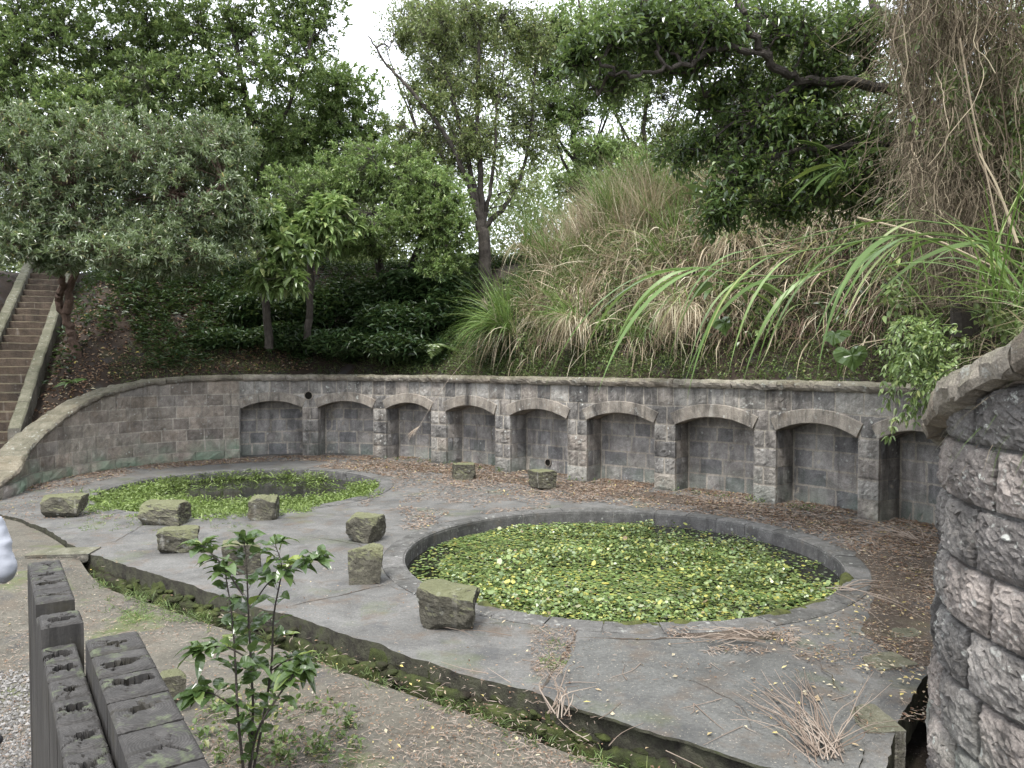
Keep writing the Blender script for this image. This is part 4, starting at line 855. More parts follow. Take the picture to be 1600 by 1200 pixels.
tag(A.build('bank_weeds', M_darkleaf), 'dark weeds covering the shaded bank behind the left wall', 'undergrowth', kind='stuff')
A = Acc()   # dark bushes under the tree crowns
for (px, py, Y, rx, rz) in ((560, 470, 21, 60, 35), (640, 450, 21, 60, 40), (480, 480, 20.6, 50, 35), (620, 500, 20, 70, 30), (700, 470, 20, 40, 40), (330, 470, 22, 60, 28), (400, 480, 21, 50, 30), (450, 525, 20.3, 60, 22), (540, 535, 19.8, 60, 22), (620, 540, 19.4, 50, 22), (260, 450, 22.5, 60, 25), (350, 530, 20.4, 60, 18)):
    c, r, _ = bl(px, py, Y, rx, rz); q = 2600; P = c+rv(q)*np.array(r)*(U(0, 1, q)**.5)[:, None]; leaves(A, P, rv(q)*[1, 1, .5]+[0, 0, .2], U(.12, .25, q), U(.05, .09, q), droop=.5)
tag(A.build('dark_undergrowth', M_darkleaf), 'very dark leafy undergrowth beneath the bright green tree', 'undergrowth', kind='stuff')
# ferns: pinnate fronds
def fern(c, n, L, label):
    A = Acc()
    for k in range(n):
        az = U(0, 2*math.pi); d = np.array([math.cos(az), math.sin(az), U(.35, .9)]); P = [np.array(c)]; 
        for q in range(9): d = nrm(d+np.array([0, 0, -.16])); P.append(P[-1]+d*L/9)
        P = np.array(P); tube(A, P, .006, .002, sides=3, sub=2); Q = spline(P, 3); T = nrm(np.gradient(Q, axis=0)); m = len(Q); tt = np.linspace(0, 1, m); ln = L*.3*np.sin(np.pi*np.clip(tt, .08, 1)**.7)
        S = nrm(np.cross(T, [0, 0, 1.]))
        for sd in (-1, 1): leaves(A, Q, S*sd+T*.35-np.array([0, 0, .15]), np.maximum(ln, .01), np.full(m, L*.035), droop=.2)
    o = A.build('fern', M_darkleaf if 'dark' in label else M_midleaf); 
    return tag(o, label, 'fern', 'ferns on the bank')
fern(W(640, 430, 20.6), 11, 1.1, 'large dark fern high on the bank under the bright green tree')
fern(W(700, 440, 20.2), 9, 1.0, 'dark fern beside the tall grass, right of another fern')
fern(bankP(np.array(s_at(650)), np.array(.9))+[0, 0, .2], 10, .8, 'green fern low on the bank left of the silver grass')
fern(bankP(np.array(s_at(1080)), np.array(.8))+[0, 0, .15], 8, .5, 'small dark fern above the coping under the arching reed')

# fringe of short green grass behind the coping
A = Acc(); s_, t_, P = bank_pts(30000, 200, 1500, .32, 1.25); kk = fbm(P*.7, 3) > -.35; P = P[kk]; t_ = t_[kk]; n = len(P)
blades(A, P, rv(n)*[.7, .7, .2]+[0, 0, .8], U(.06, .22, n)*np.where(P[:, 0] > -1.5, 1.3, .8), U(.007, .014, n), 1.2, 3)
q = 4500; s_, t_, P = bank_pts(q, 560, 1500, .36, 2.2); P = P[fbm(P*1.3, 13) > 0]; q = len(P)
for k in range(6): leaves(A, P+rv(q)*[.08, .08, .08]+[0, 0, .1], rv(q)+[0, 0, .4], U(.04, .09, q), U(.02, .045, q))
tag(A.build('bank_grass', M_grass), 'fringe of short green grass growing behind the wall coping', 'grass', kind='stuff')
# chaotic dry grass over the right half
A = Acc()
s_, t_, P = bank_pts(36000, 745, 1500, .7, 6.0); kk = (fbm(P*1.1, 23) > -.18+U(-.15, .15, len(P))) & (U(0, 1, len(P)) < np.clip((t_-.4)/.9, 0, 1)*np.where(s_ > s_at(1130), .4, .8)); s_, t_, P = s_[kk], t_[kk], P[kk]; n = len(P)
dn = -nrm(M3(s_, 1., 0.)-M3(s_, 0., 0.))   # points away from the court
clump = np.stack([fbm(P*.6, 1), fbm(P*.6, 2), 0*t_], -1)*.9
lng = 1+1.0*np.clip(fbm(P*.7, 29)+.1, 0, 1); blades(A, P+rv(n)*.05, -dn*U(-.3, .9, n)[:, None]+rv(n)*.75+clump*1.7+[0, 0, .6], U(.3, 1.1, n)*lng, U(.006, .024, n), U(.4, 3.0, n), 5, curl=.2)
n2 = 9000; s2, t2, P2 = bank_pts(n2, 745, 1500, .8, 5.0); dn2 = -nrm(M3(s2, 1., 0.)-M3(s2, 0., 0.))
blades(A, P2+[0, 0, .5], -dn2*.5+rv(n2)*.6+[0, 0, -.3], U(.4, 1.0, n2), U(.004, .010, n2), 1.8, 5, curl=.2)
n3 = 2600; P3 = bankP(U(s_at(760), s_at(1250), n3), U(.9, 5.2, n3)); P3 = P3[fbm(P3*.9, 83) > -.1]; n3 = len(P3); blades(A, P3+[0, 0, .3], rv(n3)*1.0+[-.3, -.3, .45], U(.6, 1.5, n3), U(.014, .03, n3), U(.8, 3., n3), 8, curl=.12)
tag(A.build('dry_grass', M_straw), 'tangled dry straw coloured grass hanging down the sunlit right bank', 'dry grass', kind='stuff')
A = Acc()
s_, t_, P = bank_pts(5000, 745, 1500, .7, 6.0); P = P[fbm(P*.8, 33) > 0.05]; n = len(P); blades(A, P, rv(n)*.5+[0, 0, .9], U(.4, 1.2, n), U(.007, .016, n), U(.8, 2., n), 5)
n3 = 1500; P3 = bankP(U(s_at(760), SL-.5, n3), U(.9, 5.2, n3)); P3 = P3[fbm(P3*.8, 88) > .0]; n3 = len(P3); blades(A, P3+[0, 0, .3], rv(n3)*.8+[-.2, -.2, .6], U(.6, 1.4, n3), U(.014, .028, n3), U(.8, 2.6, n3), 8, curl=.1)
q = 6500; s_, t_, P = bank_pts(q, 745, 1500, .6, 5.5); P = P[fbm(P*1.1, 43) > -.02]; q = len(P)
for k in range(8): leaves(A, P+rv(q)*.13+[0, 0, .45], rv(q)+[0, 0, .5], U(.05, .11, q), U(.03, .055, q))
tag(A.build('green_undergrowth', M_grass), 'green blades and small leafy weeds mixed into the dry grass bank', 'undergrowth', kind='stuff')
A = Acc(); s_, t_, P = bank_pts(15000, 1060, 1500, .7, 5.0); n = len(P); dn = -nrm(M3(s_, 1., 0.)-M3(s_, 0., 0.))
blades(A, P+rv(n)*.1+[0, 0, .35], -dn*.5+rv(n)*.8+[0, 0, -.3], U(.3, .9, n), U(.004, .012, n), U(1., 2.6, n), 6, curl=.3)
tag(A.build('dead_fronds', M_deadf), 'reddish brown dead fronds and roots hanging down the shaded bank at the right', 'dead fronds', kind='stuff')
A = Acc(); q = 5000; s_, t_, P = bank_pts(q, 1060, 1500, .8, 5.0); P = P[fbm(P*.9, 48) > .0]; q = len(P)
for k in range(6): leaves(A, P+rv(q)*.2+[0, 0, .3], rv(q)+[0, 0, .2], U(.08, .16, q), U(.035, .07, q))
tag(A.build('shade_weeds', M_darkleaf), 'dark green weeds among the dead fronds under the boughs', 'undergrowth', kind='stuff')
A = Acc(); s_, t_, P = bank_pts(9000, 690, 860, 1.6, 6.4); n = len(P); blades(A, P, rv(n)*.6+[0, 0, .8], U(.4, 1.2, n), U(.007, .016, n), U(.5, 2.2, n), 5)
for k in range(3): q = len(P)//2; leaves(A, P[:q]+rv(q)*.2+[0, 0, .35], rv(q)+[0, 0, .3], U(.06, .12, q), U(.03, .055, q))
tag(A.build('crest_weeds', M_grass), 'mixed weeds and grass round the foot of the airy multi-stemmed tree', 'undergrowth', kind='stuff')
def bursts(name, mat, nb, na, pa, pb, t0, t1, L, wd, seed, lab, cat, up=.7, wind=.7):
    A = Acc(); rs = np.random.default_rng(seed)
    for k in range(nb):
        s0_ = rs.uniform(s_at(pa), s_at(pb) if pb < 1400 else SL-1); t0_ = rs.uniform(t0, t1); c0 = bankP(np.array(s0_), np.array(t0_)); dn = nrm(M3(np.array(s0_), 1., 0.)-M3(np.array(s0_), 0., 0.)); m_ = int(na*rs.uniform(.4, 1.5))
        lean = dn*wind*rs.uniform(-.3, 1.2)+rs.normal(size=3)*[.45, .45, .1]+[0, 0, up*rs.uniform(.4, 1.3)]; P = c0+RNG.normal(size=(m_, 3))*[.13, .13, .05]
        blades(A, P, rv(m_)*rs.uniform(.2, .5)+lean, U(.5, 1., m_)*L*rs.uniform(.6, 1.25), U(.5, 1.1, m_)*wd, U(.8, 1.2, m_)*rs.uniform(.8, 3.0), 7, curl=.07)
    tag(A.build(name, mat), lab, cat, kind='stuff')
bursts('straw_tangle', M_straw, 90, 55, 745, 1250, .9, 5.6, 1.35, .022, 3, 'bursts of pale straw bent down over the right bank', 'dry grass', .6, .9)
bursts('reed_tangle', M_reed, 46, 60, 745, 1400, 1.0, 5.8, 1.5, .024, 4, 'green reed tufts growing through the straw on the right bank', 'grass', .9, .5)
bursts('dry_stalk_tangle', M_deadf, 50, 50, 800, 1500, .8, 4.5, 1.1, .016, 5, 'brown dead stalks tangled in the right bank', 'dead fronds', .2, 1.0)
A = Acc(); rs = np.random.default_rng(8)
for k in range(60):
    c0 = bankP(np.array(rs.uniform(s_at(750), SL-1)), np.array(rs.uniform(.7, 5.2)))+[0, 0, .25]; q = int(rs.uniform(60, 260)); rr = rs.uniform(.2, .5); P = c0+rv(q)*(U(0, 1, q)**.5)[:, None]*rr*[1, 1, .8]; leaves(A, P, rv(q)+[0, 0, .3], U(.05, .12, q)*rs.uniform(.8, 1.5), U(.03, .06, q)*rs.uniform(.8, 1.4), rows=3)
tag(A.build('bank_shrubbery', M_midleaf), 'small leafy green shrubs scattered through the grass of the right bank', 'shrubs', kind='stuff')
A = Acc(); q = 9000; s_, t_, P = bank_pts(q, 740, 1500, .36, .9); leaves(A, P+rv(q)*[.08, .08, .06]+[0, 0, .06], rv(q)+[0, 0, .3], U(.04, .09, q), U(.02, .045, q))
tag(A.build('coping_weeds', M_grass), 'low leafy weeds right behind the coping', 'weeds', kind='stuff')
# silver grass clumps, each a thing
def plume(A, c, d, L):
    d = nrm(np.array(d)); stemP = [np.array(c)+d*L*k/6+np.array([0, 0, -.02*k*k*L]) for k in range(7)]; tube(A, stemP, .005, .002, sides=3, sub=1)
    e = stemP[-1]; q = 46; dd = nrm(d+np.array([0, 0, -.35])); P = e+np.outer(U(-.02, .14, q), dd)
    blades(A, P, dd+rv(q)*.35, U(.18, .34, q), np.full(q, .007), .9, 4)
def clump(px, pY, py, n, L, wind, label, plumes=(), dry=.3, spread=.5, width=.02):
    c = W(px, py, pY); t = thing('silver_grass', c, label, 'grass clump', 'silver grass clumps on the bank'); A = Acc(); n1 = int(n*(1-dry))
    P = c+RNG.normal(size=(n1, 3))*[.14, .14, .04]; blades(A, P, rv(n1)*spread+np.array(wind)+[0, 0, .9], U(.5, 1., n1)*L, U(.6, 1.1, n1)*width, U(.9, 2.4, n1), 7); A.build('green_blades', M_reed, t)
    A = Acc(); n1 = int(n*dry); P = c+RNG.normal(size=(n1, 3))*[.16, .16, .04]; blades(A, P, rv(n1)*spread*1.3+np.array(wind)+[0, 0, .4], U(.5, 1., n1)*L*.8, U(.5, 1., n1)*width*.8, U(1.6, 3.2, n1), 6); A.build('dry_blades', M_straw, t)
    for (a, b, yy) in plumes:
        A = Acc(); e = W(a, b, yy); d = e-c; plume(A, c, d, np.linalg.norm(d)); A.build('plume', M_plume, t)
A = Acc(); s_ = U(s_at(735), s_at(1240), 14000); t_ = U(2.6, 6.5, 14000); P = bankP(s_, t_); P = P[fbm(P*.8, 53) > -.25]; n = len(P); lean = np.stack([fbm(P*.5, 1), fbm(P*.5, 2), 0*P[:, 0]], -1)
blades(A, P, rv(n)*.38+lean+[0, 0, 1.], U(.8, 2.3, n), U(.006, .015, n), U(.1, 1.3, n), 6, curl=.08)
tag(A.build('tall_dry_stems', M_straw), 'tall thin straw coloured stems standing along the crest of the right bank', 'dry grass', kind='stuff')
A = Acc(); s_ = U(s_at(800), s_at(1180), 1500); t_ = U(3, 6.5, 1500); P = bankP(s_, t_)+np.column_stack([np.zeros((1500, 2)), U(.3, 2.0, 1500)]); P = P[fbm(P*1.3, 63) > 0.02]; q = len(P)
for k in range(14): leaves(A, P+rv(q)*.22, rv(q)+[0, 0, .4], U(.06, .12, q), U(.03, .055, q))
n = 1500; P = bankP(U(s_at(800), s_at(1150), n), U(2.6, 6, n)); blades(A, P, rv(n)*.35+[0, 0, 1.], U(.8, 2., n), U(.008, .018, n), U(.2, 1.2, n), 6)
tag(A.build('crest_greenery', M_reed), 'yellowish green leaves and blades among the tall stems on the crest', 'undergrowth', kind='stuff')
clump(790, 17.6, 520, 420, 2.0, (-.45, -.25, .1), 'green silver grass clump leaning left over the dark bank, pale plume above', ((762, 385, 17.3), (655, 560, 17)), dry=.3)
clump(870, 19.4, 420, 300, 1.9, (-.1, -.2, .2), 'dry silver grass clump beside the trunk of the airy tree', ((880, 300, 19.3),), dry=.6)
clump(960, 19.0, 380, 520, 2.6, (0, -.1, .6), 'tall bright green silver grass on the crest with pale plumes', ((952, 225, 19), (1020, 190, 19), (985, 260, 19), (915, 290, 19)), dry=.35, spread=.35)
clump(1060, 17.5, 400, 320, 2.2, (.0, -.2, .3), 'yellowish silver grass clump on the crest right of the tallest one', ((1080, 250, 17.4),), dry=.6)
clump(900, 16.2, 500, 260, 1.4, (-.5, -.3, -.1), 'pale straw clump combed down to the left in mid slope', (), dry=.85)
clump(1060, 13.8, 480, 300, 1.3, (-.5, -.4, -.1), 'straw coloured drooping clump behind the tips of the arching reed', (), dry=.9)
clump(830, 20.6, 400, 300, 2.2, (.1, -.2, .5), 'tall pale reeds on the crest just right of the airy tree trunk', ((850, 290, 20.4), (835, 330, 20.4)), dry=.7, spread=.4)
clump(1010, 15.6, 530, 140, 1.0, (-.2, -.3, .2), 'low mixed grass clump just above the coping in the middle', (), dry=.5)
clump(1150, 15.5, 380, 240, 1.7, (-.1, -.3, .1), 'reddish dry grass clump under the overhanging boughs', (), dry=.9)

# ------------------------------------------------------------------ right bank: vines, reed, broad-leafed plants
vt = Acc(); n = 9000; hub = 1432+46*RNG.integers(0, 4, n)+RNG.normal(size=n)*17
px = np.where(U(0, 1, n) < .8, hub, U(1400, 1660, n)); py0 = U(-170, 400, n); Yd = U(6.2, 8.2, n)
kk = (fbm(np.column_stack([px/60, py0/80, Yd]), 91) > -.12) & (px > 1395+np.clip(py0-200, 0, 400)*.25); px, py0, Yd = px[kk], py0[kk], Yd[kk]; n = len(px)
P0 = np.array([W(a, b, c) for a, b, c in zip(px, py0, Yd)]); m = 12; L = U(.15, .8, n)**1.0; st_ = nrm(np.array([0, 0, -1.])+rv(n)*U(.2, 1.3, n)[:, None])
dr = RNG.normal(size=(n, m, 3))*.75; dr[:, 1:] = dr[:, 1:]*.55+dr[:, :-1]*.45; D_ = nrm(st_[:, None]+dr+np.array([0, 0, -.25])); D_[:, 0] = 0
P = P0[:, None]+np.cumsum(D_, axis=1)*(L/m)[:, None, None]*1.6; P[..., 2] = np.maximum(P[..., 2], 2.9)
thin_tubes(vt, P, (U(.0014, .0036, n)[:, None]*np.linspace(1, .5, m)))
n = 260; P0 = np.array([W(a, b, c) for a, b, c in zip(U(1405, 1600, n), U(-160, 250, n), U(6.1, 8, n))]); m = 16; D_ = nrm(np.array([0, 0, -1.])+np.cumsum(RNG.normal(size=(n, m, 3))*.16, axis=1)); P = P0[:, None]+np.cumsum(D_, axis=1)*U(.03, .10, n)[:, None, None]; thin_tubes(vt, P, U(.002, .005, n)[:, None]*np.ones(m))
for (a, b) in (((1500, 60, 6.2), (1570, 420, 5.6)), ((1560, 10, 6.3), (1440, 230, 6.4)), ((1510, 180, 6.2), (1605, 380, 5.8)), ((1520, 400, 6), (1330, 335, 6.6))):
    A_, B_ = W(*a), W(*b); tube(vt, np.array([A_, A_*.66+B_*.34+rv(1)[0]*.05, A_*.33+B_*.67+rv(1)[0]*.06, B_]), .008, .005, sides=6)
tag(vt.build('vine_curtain', M_vine), 'brown curtain of dry hanging vines and roots in the upper right', 'vines')
A = Acc(); n = 9000; px = U(1390, 1680, n); py = U(-120, 520, n); Yd = U(6.6, 8.6, n); kk = (fbm(np.column_stack([px/60, py/60, Yd]), 95)+(px-1500)/260*.5) > .05; P = np.array([W(a, b, c) for a, b, c in zip(px[kk], py[kk], Yd[kk])]); n = len(P)
for k in range(3): leaves(A, P+rv(n)*.06, rv(n)+[0, 0, -.2], U(.05, .1, n), U(.025, .05, n), rows=3)
tag(A.build('creeper_leaves', M_midleaf), 'small green creeper leaves among the hanging brown vines', 'creeper', kind='stuff')
# vine leaves and shrub greens among the vines, plus bank clutter on the mound
A = Acc(); n = 9000; y = U(2.2, 6.8, n); u = U(0, 1, n)**1.6*.33; P = mound(u, y); kk = fbm(P*1.2, 3) > -.35; P = P[kk]; n = len(P)
blades(A, P+rv(n)*.05, rv(n)*.7+[-.6, -.1, .45], U(.2, .65, n), U(.005, .012, n), U(1., 2.6, n), 5, curl=.08)
for k in range(3): q = 2600; y = U(3, 6.8, q); P = mound(U(0, .2, q), y); leaves(A, P+rv(q)*.1+[0, 0, .15], rv(q)+[-.2, 0, .4], U(.04, .08, q), U(.018, .035, q), rows=3)
tag(A.build('mound_grass', M_grass), 'green grass and weeds spilling over the sloping coping at the right', 'grass', kind='stuff')
A = Acc(); n = 4200; y = U(2.2, 6.8, n); P = mound(U(0, 1, n)**1.4*.35, y)
blades(A, P+rv(n)*.05+[0, 0, .05], rv(n)*.8+[-.6, -.2, .3], U(.25, .8, n), U(.003, .008, n), U(.8, 2.6, n), 5, curl=.15)
tag(A.build('mound_straw', M_straw), 'dry straw stalks mixed in the grass above the rounded wall', 'dry grass', kind='stuff')
# dark backing shrubbery on the right bank
A = Acc(); q = 7000; s_ = U(s_at(1200), SL-.2, q); t_ = U(1.6, 5, q); P = bankP(s_, t_)+np.column_stack([np.zeros((q, 2)), U(0, 2.2, q)]); leaves(A, P, rv(q), U(.08, .16, q), U(.04, .07, q))
q = 6000; P = mound(U(.22, .6, q), U(1, 7.2, q))+np.column_stack([np.zeros((q, 2)), U(0, 2.4, q)]); leaves(A, P, rv(q), U(.08, .16, q), U(.04, .07, q))
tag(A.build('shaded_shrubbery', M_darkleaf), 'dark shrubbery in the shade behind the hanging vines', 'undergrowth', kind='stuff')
# arching reed
def reed_stem(t, pts, nb, Lb, wd, seed):
    P = spline(np.array(pts), 8); A = Acc(); tube(A, P, .007, .002, sides=5, sub=1); A.build('stem', M_reed, t)
    A = Acc(); k = np.linspace(len(P)*.12, len(P)-2, nb).astype(int); T = nrm(np.gradient(P, axis=0))[k]; n = len(k)
    dv = T+rv(n)*.18+np.array([0, 0, .03]); blades(A, P[k], dv, U(.7, 1.15, n)*Lb*1.25, U(.8, 1.1, n)*wd*1.35, U(1.3, 2.3, n), 14); A.build('blades', M_reed, t)
rd = thing('arching_reed', W(1620, 420, 4.4), 'long green reed arching in from the right with drooping blades', 'reed')
reed_stem(rd, wp((1640, 400, 4.6), (1500, 370, 4.6), (1400, 368, 4.5), (1300, 385, 4.4), (1200, 400, 4.3), (1100, 418, 4.3), (1040, 440, 4.3)), 17, .75, .022, 1)
reed_stem(rd, wp((1640, 430, 4.8), (1500, 378, 4.8), (1400, 380, 4.7), (1280, 425, 4.6), (1170, 430, 4.5), (1090, 418, 4.5), (1010, 425, 4.5)), 14, .72, .02, 2)
reed_stem(rd, wp((1640, 380, 5), (1480, 350, 5), (1380, 345, 5), (1250, 372, 5), (1150, 395, 5)), 8, .65, .018, 3)
c = W(1590, 470, 4.6); A = Acc(); n = 70; blades(A, c+RNG.normal(size=(n, 3))*[.15, .3, .1], rv(n)*.6+[-.4, 0, .9], U(.5, 1.1, n), U(.008, .018, n), U(.5, 1.8, n), 8); A.build('base_blades', M_reed, rd)
A = Acc()
for a_, b_ in (((1590, 380, 4.4), (1530, 240, 4.6)), ((1340, 340, 6), (1560, 420, 5.2))):
    A = Acc(); tube(A, np.array([W(*a_), (W(*a_)+W(*b_))/2+[0, 0, .05], W(*b_)]), .008, .004, sides=5); A.build('dry_stem', M_straw, rd)
def broad(name, c, n, L, wr, label, cat, mat, elev=(.2, .9), stem=.35):
    t = thing(name, c, label, cat); A = Acc(); B = Acc(); c = np.array(c)
    for k in range(n):
        az = U(0, 2*math.pi); d = nrm(np.array([math.cos(az), math.sin(az), U(*elev)])); e = c+d*stem*U(.7, 1.2)+[0, 0, .05*k/n]; tube(B, np.array([c, (c+e)/2+[0, 0, .03], e]), .008, .004, sides=5)
        leaves(A, e[None], d[None]-np.array([[0, 0, .25]]), np.array([L*U(.8, 1.15)]), np.array([L*wr]), rows=9, droop=.3, fold=.18, wave=.25)
    A.build('leaves', mat, t); B.build('stems', M_reed, t); return t
broad('broad_leaf_plant', W(1320, 265, 8.2), 10, .5, .18, 'plant with long strap shaped dark leaves against the sky at the right', 'plant', M_bigleaf, (-.3, 1.2), .15)
broad('broad_leaf_plant', W(1130, 340, 9.5), 12, .42, .26, 'ginger like plant with broad green leaves under the overhanging boughs', 'plant', M_midleaf, (-.2, 1.4), .35)
broad('broad_leaf_plant', W(1140, 450, 8.5), 9, .34, .35, 'dark broad-leafed plant behind the reed blades', 'plant', M_bigleaf, (-.5, .6), .3)
# taro: a hanging heart shaped leaf and a rolled one
tr = thing('taro_plant', W(1310, 585, 9.2), 'taro with one large heart shaped leaf hanging above the coping', 'plant')
def heart(A, c, r, N, upv):
    N = nrm(np.array(N, float)); X = nrm(np.cross(upv, N)); Y_ = np.cross(N, X); t = np.linspace(0, 2*math.pi, 33)[:-1]
    x = 16*np.sin(t)**3/17; y = -(13*np.cos(t)-5*np.cos(2*t)-2*np.cos(3*t)-np.cos(4*t))/17; V = [np.array(c)+N*-.0]
    ring1 = [c+X*a*r*.5+Y_*(b*r*.5)+N*.02*math.sin(6*q) for a, b, q in zip(x, y, t)]; ring2 = [c+X*a*r+Y_*b*r+N*(-.05+.015*math.sin(9*q)) for a, b, q in zip(x, y, t)]
    V = np.array([c]+ring1+ring2); m = 32; i = np.arange(m); j = (i+1) % m; A.add(V, np.stack([0*i, 1+i, 1+j], 1)); A.add(V, np.stack([1+i, 1+m+i, 1+m+j, 1+j], 1))
for cpx, r, N in (((1331, 555, 8.6), .2, (-.2, -.9, .45)), ((1305, 522, 8.8), .17, (-.5, -.5, .8)), ((1132, 505, 9), .15, (.2, -.8, .3))):
    A = Acc(); c_ = W(*cpx); heart(A, c_, r, N, np.array([.1, 0, -1.])); A.build('leaf', M_bigleaf, tr)
    if cpx[0] > 1200: A = Acc(); tube(A, np.array([W(1310, 590, 9.2), (W(1310, 590, 9.2)+c_)/2+[0, 0, .06], c_]), .012, .007, sides=5); A.build('stem', M_reed, tr)
# small-leafed shrub hanging beside the coping end
sh = thing('hanging_shrub', W(1400, 560, 6.2), 'small-leafed green shrub hanging over the wall end at the right', 'shrub'); A = Acc(); B = Acc()
for k in range(60):
    c0 = W(U(1410, 1520), U(490, 610), U(5.4, 6.6)); e = W(U(1370, 1460), U(510, 690), U(5.2, 6.4)); P = spline(np.array([c0, (c0+e)/2+[0, 0, .12], e]), 7); tube(B, P, .004, .0015, sides=3, sub=1)
    T = nrm(np.gradient(P, axis=0)); n = len(P)
    for q in range(3): leaves(A, P, T+rv(n)*.9, U(.035, .07, n), U(.016, .028, n), rows=3)
A.build('foliage', M_midleaf, sh); B.build('stems', M_bark, sh)

# ------------------------------------------------------------------ litter, twigs, weeds in the court
def on_floor(n, x0, x1, y0, y1, z=.006):
    P = np.array([G(a, b, z) for a, b in zip(U(x0, x1, n), U(y0, y1, n))]); return P
def inpit(P, pad=RW): return (np.hypot(P[:, 0]-PC[0][0], P[:, 1]-PC[0][1]) < PR[0]+pad) | (np.hypot(P[:, 0]-PC[1][0], P[:, 1]-PC[1][1]) < PR[1]+pad)
A = Acc(); TW = Acc(); TT = Acc()
def scatter(P, sz, straw=.5):
    n = len(P); k = U(0, 1, n) < straw; a = P[~k]; leaves(A, a+[0, 0, .008], rv(len(a))*[1, 1, .15], U(.5, 1., len(a))*sz, U(.35, .7, len(a))*sz*.6, fold=.2, droop=.0)
    b = P[k]; blades(TW, b+[0, 0, .01], rv(len(b))*[1, 1, .1]+[0, 0, .05], U(.6, 2.2, len(b))*sz, np.full(len(b), sz*.15), .12, 3, curl=.15)
# belt along the wall foot
for (pa, pb, n, d0, d1) in ((30, 600, 12000, .0, 1.1), (560, 1000, 19000, -.5, 2.2), (950, 1500, 22000, -.5, 1.9)):
    s_ = U(s_at(pa), s_at(pb) if pb < 1400 else SL-1, n); q = U(0, 1, n)**1.5*(d1-d0)+d0; P = M3(s_, q, np.full(n, .006)); ok = ~inpit(P, RW)
    for a_, b_ in [(None, None)]:
        inop = np.zeros(n, bool)
        for p, r_ in op: inop |= (s_ > p+.05) & (s_ < r_-.05)
        ok &= (q > .1) | inop
    ok &= fbm(P*1.1, 71) > -.5+U(0, .5, n); scatter(P[ok], .07)
P = on_floor(16000, 1180, 1470, 795, 1130); P = P[(~inpit(P, .29)) & (fbm(P*1.6, 72) > .25-np.clip((P[:, 0]-2.9)/1.3, 0, 1)*.55+U(-.3, .3, len(P)))]; P = P[np.hypot(P[:, 0]-CC[0], P[:, 1]-CC[1]) > CR+.1]; scatter(P, .036, .5)
P = on_floor(7000, 560, 860, 740, 830); P = P[(~inpit(P)) & (fbm(P*1.4, 73) > -.1)]; scatter(P, .06, .7)
P = on_floor(1500, 1040, 1250, 985, 1025); P = P[(~inpit(P, RW-.12)) & (fbm(P*2.1, 74) > -.1)]; scatter(P+[0, 0, .02], .045, .8)
P = on_floor(1500, 0, 260, 755, 812); P = P[~inpit(P, .3)]; scatter(P, .05, .3)
P = on_floor(6000, 150, 1380, 800, 1200); P = P[(~inpit(P)) & (P[:, 2] < 1)]; P = P[fbm(P*1.2, 76) > .05+U(-.2, .2, len(P))]; scatter(P+[0, 0, .022], .035, .6)
n = 1100; P = on_floor(n, 830, 900, 975, 1060); P = P[~inpit(P, RW-.02)]; scatter(P, .03, .7)
# lower ground
n = 24000; P = np.array([G(a, b, ZL) for a, b in zip(U(0, 1200, n), U(880, 1215, n))]); kx = np.interp(P[:, 0], ks[:, 0], ks[:, 1]); P = P[P[:, 1] < kx-.16]; P[:, 2] = lowz(P[:, 0], P[:, 1])+.008
P = P[fbm(P*1.3, 77) > -.2+U(-.3, .3, len(P))]; scatter(P, .032, .7)
n = 1500; P = np.array([G(a, b, ZL) for a, b in zip(U(0, 1300, n), U(850, 1215, n))]); kx = np.interp(P[:, 0], ks[:, 0], ks[:, 1]); P = P[abs(P[:, 1]-kx-.1) < .22]; P[:, 2] = -.14; scatter(P, .05, .6)
tag(A.build('fallen_leaves', M_litter), 'brown fallen leaves scattered over the paving and along the wall foot', 'leaf litter', kind='stuff')
tag(TW.build('straw_litter', M_twig), 'thin straw and twig litter scattered over the paving', 'twigs', kind='stuff')
A = Acc(); P = np.vstack([on_floor(230, 1250, 1470, 880, 1100), on_floor(80, 600, 1400, 960, 1180)]); P = P[(~inpit(P))]; P = P[np.hypot(P[:, 0]-CC[0], P[:, 1]-CC[1]) > CR+.1]
n = len(P); leaves(A, P+[0, 0, .03], rv(n)*[1, 1, .1], U(.025, .06, n), U(.015, .03, n), droop=0); tag(A.build('pale_leaves', M_palelitter), 'pale yellow fallen leaves dotted over the paving by the rounded wall', 'leaf litter', kind='stuff')
# dead stalks
def stalks(base, tips, label, r=.006, name='dead_stalks', sag=.05):
    A = Acc(); b = G(*base)+[0, 0, .05]
    for x, y in tips:
        e = G(x, y)+[0, 0, .035+U(0, .05)]; o0 = b+RNG.normal(size=3)*[.06, .06, .01]; k = rv(1)[0]*[.06, .06, .0]; tube(A, np.array([o0, o0*.66+e*.34+k+[0, 0, sag], o0*.33+e*.67-k*.5+[0, 0, sag*.7], e]), r*U(.7, 1.2), r*.4, sides=5)
    return tag(A.build(name, M_twig), label, 'dead stalks', 'bundles of dead stalks on the paving')
stalks((1290, 1190), [(1140+U(0, 130), 1050+U(0, 95)) for _ in range(44)]+[(1400+U(-60, 20), 1050+U(0, 120)) for _ in range(8)], 'large fan of dead pale stalks on the front paving near the rounded wall', r=.0042)
stalks((1180, 1008), [(1040+U(0, 90), 985+U(0, 35)) for _ in range(14)], 'bundle of dead stalks lying against the front pond rim', r=.006, sag=.03)
stalks((870, 1130), [(830+U(0, 120), 1040+U(0, 80)) for _ in range(12)], 'dead twigs caught in the mossy trench', r=.005, sag=.08)
stalks((1310, 930), [(1380+U(0, 80), 900+U(0, 110)) for _ in range(9)], 'few thin dead stalks by the right end of the pond rim', r=.005)
